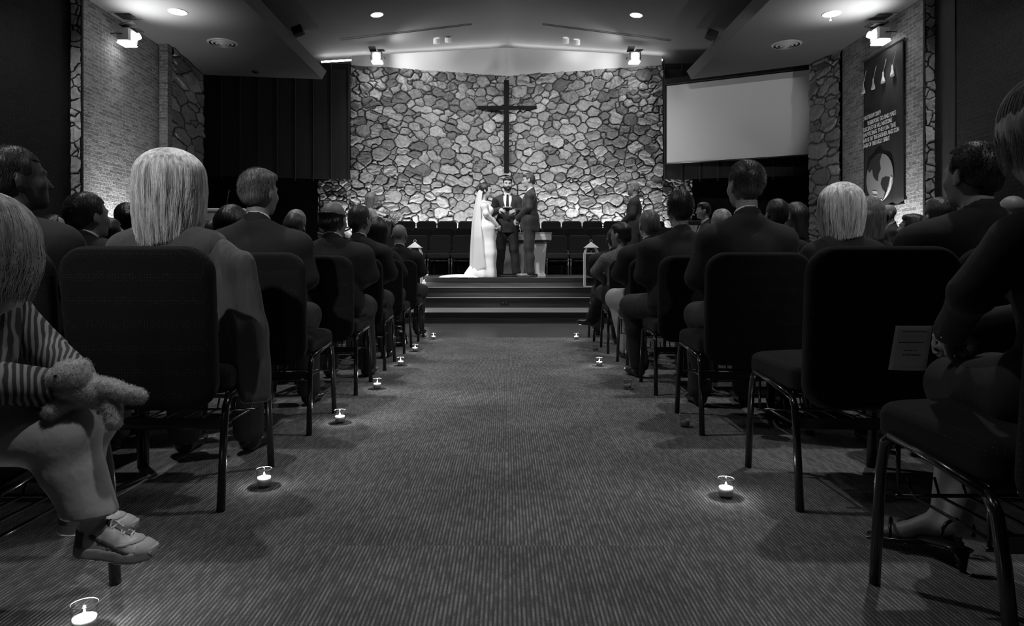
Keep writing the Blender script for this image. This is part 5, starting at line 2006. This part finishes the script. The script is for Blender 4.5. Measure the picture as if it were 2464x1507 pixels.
# others in the right block
guest('woman with a highlighted blonde bob in a black top, right third row', 2, 2022, 446, dy=0.28, hair='bob', hairm='hair_blonde', outfit='blouse', top='suit', frame='woman', fuzz=9000, hlen=0.185, hvol=1.14, seed=21, wide=1.02, collar=False, skin='skin_dim')
guest('woman with darker blonde hair just right of the blonde bob', 3, 2088, 476, hair='bob', hairm='hair_dirty', outfit='blouse', top='suit', frame='woman', fuzz=4000, hlen=0.19, seed=22, collar=False, skin='skin_dim')
bigman = guest('large man with cropped dark hair in a dark suit, right second row', 1, 2340, 345, dy=0.31, hair='spiky', hairm='hair_black', head=(0.2, 0.0, 0), wide=1.22, fuzz=2600, seed=23, skin='skin_dim', collar=False)
guest('man with spiky dark hair between the tall man and the blonde bob', 4, 1868, 476, hair='spiky', hairm='hair_brown', fuzz=800, seed=24, skin='skin_dim', head=(0.1, 0.1, 0))
guest('guest whose light brown hair shows low behind the tall man', 4, 1736, 505, hair='short', hairm='hair_dirty', seed=25, outfit='blouse', top='suit', frame='woman', collar=False)
guest('pale-faced woman with dark hair looking left, right block', 5, 1912, 482, hair='bob', hairm='hair_brown', head=(1.2, -0.1, 0), outfit='blouse', top='suit_grey', frame='woman', seed=26, collar=False)
guest('guest with wavy brown hair low beside the large man', 4, 2195, 518, hair='short', hairm='hair_brown', seed=28, outfit='sweater', top='trouser', collar=False, head=(0.7, 0.2, 0), skin='skin_dim')
guest('bald man far right behind the large man', 3, 2434, 470, hair='bald', seed=30, skin='skin_dim', head=(-.2, 0, 0))
guest('guest in a light shirt mostly hidden behind the large man', 3, 2258, 478, hair='short', hairm='hair_brown', outfit='shirt', top='greyshirt', collar=False, seed=31, wide=1.1)

# near right: woman in heeled sandals, only partly inside the picture
W0 = figure('woman with a crystal bracelet and black sandals at the near right edge', (1.265, 1.50, 0), 0.0, 'seated', 0.845, hair='bob', hairm='hair_dirty', outfit='blouse', top='suit',
            bottom='suit', frame='woman', skin='skin_dim', shoes=None, fuzz=2500, hlen=0.10, h=0.009, collar=False, seed=33, head=(-0.45, 0.0, 0), head_off=(-0.055, 0, 0), hem=0.265, legname='skirt', footz=(0.098, 0.112),
            arms=[((-0.225, 0.02, 0.76), (-0.135, 0.235, 0.66)), ((0.245, 0.03, 0.76), (-0.02, 0.27, 0.665))],
            rs=0.86, legs=[((-0.088, 0.02, 0.52), (-0.01, 0.40, 0.495), (-0.03, 0.43, 0.135), (-0.8, .5)), ((0.088, 0.02, 0.52), (0.11, 0.42, 0.495), (-0.03, 0.36, 0.145), (-0.15, 1))])
# sandals
for q, (an, td) in enumerate((((-0.03, 0.43, 0.135), (-0.8, .5)), ((-0.05, 0.36, 0.145), (-0.15, 1)))):
    d2 = Vector((td[0], td[1], 0)).normalized()
    p = Vector(an)
    sd = Vector((-d2.y, d2.x, 0))
    b = MB()
    b.tube([p - d2 * .045 + Vector((0, 0, -.085)), p + Vector((0, 0, -.088)), p + d2 * .10 + Vector((0, 0, -.104)), p + d2 * .19 + Vector((0, 0, -.115))], [.026, .03, .04, .028], 10, 0.28)
    so = b.build('sandal', M['shoe'], W0, True)
    for off, wv in ((-.02, .05), (.13, .046)):
        b = MB()
        c_ = p + d2 * off + Vector((0, 0, -.045 if off < 0 else -.085))
        hh = .038 if off < 0 else .028
        b.tube([c_ + sd * (wv * math.cos(a_)) + Vector((0, 0, hh * math.sin(a_))) for a_ in [i * PI / 8 for i in range(-1, 10)]], .005, 6)
        b.build('strap', M['shoe'], so, True)
    b = MB(); b.tube([p - d2 * .03 + Vector((0, 0, -.09)), p - d2 * .035 + Vector((0, 0, -p.z + .0005))], [.02, .008], 8); b.build('heel', M['shoe'], so, True)
b = MB()
for i in range(16):
    a_ = i * 2 * PI / 16
    c_ = Vector((-0.142 + 0.036 * math.cos(a_), 0.218, 0.668 + 0.036 * math.sin(a_)))
    b.lathe([(0, -.0055), (.0045, -.0025), (.0055, 0), (.0045, .0025), (0, .0055)], tuple(c_), 8)
b.build('bracelet', M['jewel'], W0, True)

# ------------------------------------------------------------------ child with a soft toy at the near left
yawc = R(-80)
CB = (-1.19, 1.42, 0.0)
child = figure('child in a striped shirt, pale trousers and sneakers holding a soft toy', CB, yawc, 'seated', 0.56, hair='bob', hairm='hair_dirty', outfit='shirt', top='stripe', bottom='khaki',
               frame='child', shoes=None, fuzz=7000, hlen=0.13, hvol=1.12, h=0.008, wide=0.86, collar=False, seed=35, skin='skin', hs=0.72, head=(1.35, -0.05, 0), head_off=(0, -0.035, -0.045), rs=0.66, hem=0.004, pelvis=0.52, lean=0.16,
               arms=[((-0.185, 0.13, 0.62), (-0.05, 0.25, 0.575)), ((0.175, 0.16, 0.605), (0.07, 0.27, 0.565))],
               legs=[((-0.06, 0.02, 0.50), (-0.075, 0.26, 0.47), (-0.08, 0.24, 0.30), (-0.05, 1)), ((0.06, 0.02, 0.50), (0.065, 0.275, 0.472), (0.06, 0.325, 0.305), (0.1, 1))])


def sneaker(parent, an, td):
    a_ = math.atan2(-td[0], td[1])
    Rm = rotm(a_, R(-6))
    q_ = 0.80
    o_ = np.array(an) + (0, 0, -0.088 * q_)

    def loc(X, Y, Z):
        x, y, z = X - o_[0], Y - o_[1], Z - o_[2]
        return ((Rm[0, 0] * x + Rm[1, 0] * y + Rm[2, 0] * z) / q_, (Rm[0, 1] * x + Rm[1, 1] * y + Rm[2, 1] * z) / q_, (Rm[0, 2] * x + Rm[1, 2] * y + Rm[2, 2] * z) / q_)

    def prof(y):
        t = np.clip((y + 0.045) / 0.205, 0, 1)
        end = np.sqrt(np.clip(1 - np.abs(2 * t - 1) ** 4.5, 0.0, 1)) + 1e-3
        w = (0.036 - 0.004 * np.exp(-((t - .38) / .15) ** 2) + 0.010 * np.exp(-((t - .70) / .22) ** 2)) * end
        h = np.interp(t, [0, .12, .34, .55, .80, .93, 1], [.080, .092, .088, .066, .045, .036, .020])
        return t, w, h

    def upper(off):
        def f(X, Y, Z):
            x, y, z = loc(X, Y, Z)
            t, w, h = prof(y)
            zz = np.maximum(z - 0.020, 0)
            r = np.sqrt((x / w) ** 2 + (zz / (h - 0.020)) ** 2.0 + 1e-9)
            d = (r - 1) * np.minimum(w, h - .02) * 0.85
            d = np.maximum(d, 0.016 - z)
            d = np.maximum(d, np.abs(y - 0.0575) - 0.1025)
            return (d - off) * q_
        return f

    def solef(X, Y, Z):
        x, y, z = loc(X, Y, Z)
        t, w, h = prof(y)
        d = np.maximum(np.abs(x) - (w + 0.004), np.abs(y - 0.0575) - 0.1035)
        lift = 0.010 * np.clip((t - .75) / .25, 0, 1) ** 2
        return np.maximum(d, np.abs(z - 0.009 - lift) - 0.015) * q_ * 0.9
    lo = o_ - 0.17
    hi = o_ + 0.17

    def mk(name, fn, m, par, clips=()):
        return obj(name, sdf_mesh(name, [fun(fn, lo, hi, 0)], 0.0045, 0, clips), m, par)
    S = mk('sneaker', upper(0), M['sneaker'], parent)
    mk('sole', solef, M['sole'], S)

    def region(test):
        def c(X, Y, Z):
            x, y, z = loc(X, Y, Z)
            return test(x, y, z) * q_
        return c
    mk('toe_cap', upper(0.0022), M['sole'], S, [region(lambda x, y, z: np.maximum(0.118 - y, z - 0.040))])
    mk('heel_counter', upper(0.0022), M['sneaker_dark'], S, [region(lambda x, y, z: np.maximum(y + 0.012, z - 0.062))])
    mk('side_overlay', upper(0.0022), M['sneaker_dark'], S, [region(lambda x, y, z: np.maximum(np.abs(z - 0.030 - 0.30 * (0.075 - y)) - 0.0075, np.abs(y - .055) - .055))])
    mk('side_overlay', upper(0.0020), M['sole'], S, [region(lambda x, y, z: np.maximum(np.abs(z - 0.030 + 0.25 * (0.055 - y)) - 0.005, np.abs(y - .085) - .040))])
    mk('tongue', upper(0.0030), M['sneaker_dark'], S, [region(lambda x, y, z: np.maximum(np.abs(x) - 0.012, np.maximum(0.028 - y, y - 0.098)))])
    for i in range(5):
        yy = 0.040 + i * 0.0135
        mk('lace', upper(0.0045), M['shirt'], S, [region(lambda x, y, z, yy=yy, sg=(-1) ** i: np.maximum(np.abs(y - yy - sg * x * .25) - 0.0028, np.abs(x) - 0.019))])


sneaker(child, (-0.08, 0.235, 0.295), (-0.05, 1))
sneaker(child, (0.06, 0.325, 0.295), (0.1, 1))
# soft toy lying across the lap
def wl(p):
    return np.array(CB) + rotm(yawc) @ np.array(p)


t = thing('soft_toy', 'pale plush toy animal held on the lap of the child', 'toy', tuple(wl((0.02, 0.25, 0.60))), 0)
to = np.array(t.location)
hd = np.array((-0.876, 1.37, 0.598)) - to
bd = np.array((-0.845, 1.40, 0.560)) - to
ps = [ell(hd, (0.034, 0.034, 0.032), 0.01), ell(hd + (-0.030, -0.012, -0.004), (0.018, 0.015, 0.014), 0.012), ell(hd + (0.022, 0.004, 0.012), (0.012, 0.02, 0.022), 0.006)]
fz = lambda X, Y, Z: 0.0010 * np.sin(230 * X + 90 * Z) * np.sin(210 * Y + 60 * X) * np.sin(240 * Z)
obj('head', sdf_mesh('toyhead', ps, 0.005, 0, (), fz), M['plush'], t)
ps = [ell(bd, (0.062, 0.034, 0.030), 0.02), ell(bd + (-0.05, -0.01, 0.0), (0.034, 0.03, 0.026), 0.02), cone(hd + (0, 0, -.02), bd + (-0.03, 0, 0.01), 0.026, 0.03, 0.02)]
obj('body', sdf_mesh('toybody', ps, 0.005, 0, (), fz), M['plush'], t)
for a_, c_ in (((0.03, -0.012, 0.008), (0.100, -0.02, -0.004)), ((0.035, -0.005, 0.0), (0.055, -0.03, -0.055)), ((-0.03, -0.02, 0.0), (-0.06, -0.045, -0.03))):
    obj('leg', sdf_mesh('toyleg', [cone(bd + np.array(a_), bd + np.array(c_), 0.020, 0.014, 0.01)], 0.005, 0, (), fz), M['plush'], t)
b = MB(); b.lathe([(0, -.004), (.004, 0), (0, .004)], tuple(hd + (-0.008, -0.0335, 0.006)), 8); b.build('eye', M['eye'], t, True)
b = MB(); b.lathe([(0, -.005), (.006, 0), (0, .005)], tuple(hd + (-0.046, -0.016, -0.002)), 8); b.build('nose', M['eye'], t, True)

def fur(parent, n, L_, rad, m, seed=0):
    """short fine fibres standing on the surface of a mesh"""
    rs = np.random.RandomState(seed)
    me = parent.data
    co = np.zeros(len(me.vertices) * 3); me.vertices.foreach_get('co', co); co = co.reshape(-1, 3)
    no = np.zeros(len(me.vertices) * 3); me.vertices.foreach_get('normal', no); no = no.reshape(-1, 3)
    idx = rs.randint(0, len(co), n)
    p = co[idx] + rs.normal(0, 0.002, (n, 3))
    d = no[idx] * 0.8 + rs.normal(0, .45, (n, 3)) + np.array([0.35, 0, -0.2])
    d /= np.linalg.norm(d, axis=1)[:, None]
    ln = L_ * rs.uniform(.5, 1.1, (n, 1))
    a = np.cross(d, rs.normal(0, 1, (n, 3))); a /= np.linalg.norm(a, axis=1)[:, None] + 1e-9
    b_ = np.cross(d, a)
    V = np.stack([p + a * rad, p - a * rad * .5 + b_ * rad * .87, p - a * rad * .5 - b_ * rad * .87, p + d * ln], 1).reshape(-1, 3)
    base = np.arange(n)[:, None] * 4
    Q = np.concatenate([base + np.array([[0, 1, 3]]), base + np.array([[1, 2, 3]]), base + np.array([[2, 0, 3]])])
    o = obj('fur', np_mesh('fur', V, Q), m, parent)
    o['kind'] = 'stuff'
    return o


for ch_ in list(t.children):
    if ch_.name.split('.')[0] in ('head', 'body', 'leg'):
        fur(ch_, 26000 if ch_.name.startswith('body') else 13000, 0.0038, 0.0003, M['plush'], 3)

# ------------------------------------------------------------------ the wedding couple and the officiant
ST = 0.62
officiant = figure('bearded officiant in a dark suit and tie reading from a small book', (0.015, 12.05, ST), PI, 'standing', 1.015, hair='short', hairm='hair_black', top='suit_stage', bottom='suit', beard=True, tie=True,
                   h=0.0075, seed=4, head=(0.12, -0.05, 0), arms=[((-0.265, 0.03, 1.13), (-0.145, 0.235, 1.150)), ((0.265, 0.03, 1.13), (0.145, 0.235, 1.165))],
                   legs=[((-0.085, 0, 0.945), (-0.115, 0.01, 0.505), (-0.155, -0.015, 0.087), (-0.35, 1)), ((0.085, 0, 0.945), (0.115, 0.01, 0.505), (0.15, -0.015, 0.087), (0.35, 1))])
t = thing('prayer_book', 'small black book held open by the officiant', 'book', (0.015, 11.74, ST + 1.175), R(180))
b = MB(); b.bevbox((-0.085, -0.06, -0.006), (0.085, 0.06, 0.004), 0.003, Matrix.Rotation(R(28), 4, 'X')); b.build('cover', M['shoe'], t)
b = MB(); b.bevbox((-0.078, -0.055, 0.004), (0.078, 0.055, 0.016), 0.003, Matrix.Rotation(R(28), 4, 'X')); b.build('pages', M['paper'], t)
groom = figure('groom in a dark suit facing the bride', (0.40, 11.72, ST), R(82), 'standing', 1.035, hair='short', hairm='hair_brown', top='suit_stage', bottom='suit_stage', h=0.0075, seed=4, shoes='shoe_brown',
               head=(0.05, -0.08, 0), arms=[((-0.235, -0.01, 1.18), (-0.05, 0.19, 1.02)), ((0.235, -0.01, 1.18), (0.06, 0.20, 1.0))],
               legs=[((-0.085, 0, 0.96), (-0.09, 0.01, 0.51), (-0.09, -0.015, 0.087), (-0.2, 1)), ((0.085, 0, 0.96), (0.085, 0.03, 0.51), (0.085, 0.04, 0.087), (0.1, 1))])
b = MB()
for k in range(7):
    a_ = k * 2 * PI / 6
    rr = 0 if k == 6 else 0.018
    b.lathe([(0, -.012), (.014, -.004), (.016, .004), (0, .012)], (0.085 + rr * math.cos(a_), 0.118, 1.40 + rr * math.sin(a_)), 8)
b.build('boutonniere', M['petal'], groom, True)

bride = figure('bride in a white lace gown and long veil facing the groom', (-0.375, 11.68, ST), R(-88), 'standing', 0.925, hair='bun', hairm='hair_black', outfit='none', frame='woman', h=0.0075, seed=6, skin='skin',
               shoes=None, head=(-0.05, 0.03, 0), arms=[((-0.19, 0.02, 1.08), (-0.05, 0.20, 0.91)), ((0.19, 0.02, 1.08), (0.04, 0.21, 0.90))])
pzb = 0.955 * 0.925
gt = [ell((0, 0, pzb - .02), (0.185, 0.145, 0.15), 0.06), ell((0, .004, pzb + .16 * .925), (0.124, 0.098, 0.13), 0.05), ell((0, 0, pzb + .30 * .925), (0.140, 0.10, 0.14), 0.05), cone((-.115, -.01, pzb + .345 * .925), (.115, -.01, pzb + .345 * .925), .05, .05, .05),
      ell((0.06, 0.085, pzb + .28 * .925), (0.060, 0.056, 0.060), 0.03), ell((-0.06, 0.085, pzb + .28 * .925), (0.060, 0.056, 0.060), 0.03),
      cone((0, 0.01, pzb - .08), (0, 0.02, 0.42), 0.165, 0.160, 0.08), cone((0, 0.01, 0.42), (0, -0.02, 0.05), 0.155, 0.215, 0.10), cone((0, -.06, 0.18), (0, -0.28, 0.03), 0.12, 0.06, 0.14)]
gt += [cone((sd_ * .025, -.03, pzb + .455 * .925), (sd_ * .135, -.014, pzb + .385 * .925), .030, .036, .05) for sd_ in (-1, 1)]
fold = lambda X, Y, Z: 0.010 * np.clip(1 - Z / 0.9, 0, 1) * np.sin(9 * np.arctan2(X, Y + 0.12)) + 0.002 * np.sin(40 * Z + 6 * X)
obj('gown', sdf_mesh('gown', gt, 0.008, 0.012, [clip_below(0.004), lambda X, Y, Z: Z - (pzb + .462 * .925 - .35 * (Y))], fold), M['gown'], bride)
obj('gown_train', sdf_mesh('train', [ell((0, -0.34, 0.0), (0.25, 0.34, 0.045), 0.05), ell((0.0, -0.56, 0.0), (0.20, 0.22, 0.03), 0.05)], 0.010, 0.0, [clip_below(0.003)],
                            lambda X, Y, Z: 0.006 * np.sin(22 * X + 3 * Y)), M['gown'], bride)
slv = []
for sd, e_, w_ in ((-1, (-0.19, 0.02, 1.08), (-0.05, 0.20, 0.91)), (1, (0.19, 0.02, 1.08), (0.04, 0.21, 0.90))):
    sh = np.array((sd * 0.150, -0.012, pzb + .345 * .925))
    e_ = np.array(e_); w_ = np.array(w_)
    obj('lace_sleeve', sdf_mesh('sleeve', [ell(sh + (sd * .01, 0, 0), (.062, .062, .06), .03), cone(sh, e_, 0.056, 0.048, 0.03), cone(e_, w_, 0.047, 0.031, 0.02)], 0.008), M['gownlace'], bride)
# veil: a curved sheet from the back of the head down the back, thin cloth with folds
hcb = P_HC[bride.name]
b = MB()
nu_, nv_ = 36, 40
V = []
for j in range(nv_ + 1):
    v = j / nv_
    z = hcb[2] + 0.085 - v * 1.42
    halfw = 0.05 + 0.20 * min(1, v * 1.6) - 0.08 * max(0, v - .8)
    yb = -0.085 - 0.10 * math.sin(min(v * 1.35, 1) * PI * .5) - 0.04 * v
    if v < 0.12:
        yb = -0.085 - 0.05 * (v / .12) 
    else:
        yb = -0.135 - 0.13 * (1 - math.exp(-(v - .12) * 3.0))
    for i in range(nu_ + 1):
        u = i / nu_ * 2 - 1
        x = halfw * math.sin(u * 1.25) / math.sin(1.25)
        y = yb + 0.20 * (u * u) * (0.35 + v) + 0.010 * v * math.sin(u * 17 + 2 * v)
        zz = z - (0.10 * (1 - u * u) * (v ** 3))
        V.append((x, y, zz))
b.add(V, [(j * (nu_ + 1) + i, j * (nu_ + 1) + i + 1, (j + 1) * (nu_ + 1) + i + 1, (j + 1) * (nu_ + 1) + i) for j in range(nv_) for i in range(nu_)])
vo = b.build('veil', M['tulle'], bride, True)
md = vo.modifiers.new('t', 'SOLIDIFY'); md.thickness = 0.002

# ------------------------------------------------------------------ attendants standing at the sides
figure('bridesmaid with long fair hair at the left side of the stage', (-2.58, 13.0, ST), R(-70), 'standing', 0.915, hair='long', hairm='hair_dirty', outfit='dress', top='greyshirt', frame='woman', seed=41, shoes=None, h=0.009,
       hlen=0.30, head=(0.0, -0.05, 0), arms=[((-0.2, 0.06, 1.03), (-0.06, 0.28, 0.98)), ((0.2, 0.06, 1.03), (0.05, 0.28, 0.98))])
gm = [figure('groomsman with cropped fair hair in a grey suit, standing at right of stage', (2.33, 12.45, ST), R(70), 'standing', 1.0, hair='short', hairm='hair_dirty', top='suit_mid', bottom='suit_mid', seed=42, h=0.009, head=(0.1, -0.05, 0), beard=True),
      figure('dark-haired man in a dark suit in profile by the console, under the screen', (3.02 + .0, 10.4, 0.0), R(80), 'standing', 1.03, hair='short', hairm='hair_black', top='suit', bottom='suit', seed=4, h=0.009, head=(0.0, -0.03, 0), tie=True),
      figure('bald bearded man in a dark suit standing below the banner', (5.22, 9.3, 0.0), R(78), 'standing', 0.95, hair='bald', hairm='hair_black', top='suit_stage', bottom='suit', seed=44, h=0.009, head=(0.0, -0.05, 0), beard=True, skin='skin', tie=True)]
b = MB()
for k in range(6):
    a_ = k * 2 * PI / 5
    rr = 0 if k == 5 else 0.015
    b.lathe([(0, -.012), (.014, -.004), (.016, .004), (0, .012)], (-0.085 + rr * math.cos(a_), 0.135, 1.27 + rr * math.sin(a_)), 8)
b.build('boutonniere', M['petal'], gm[2], True)
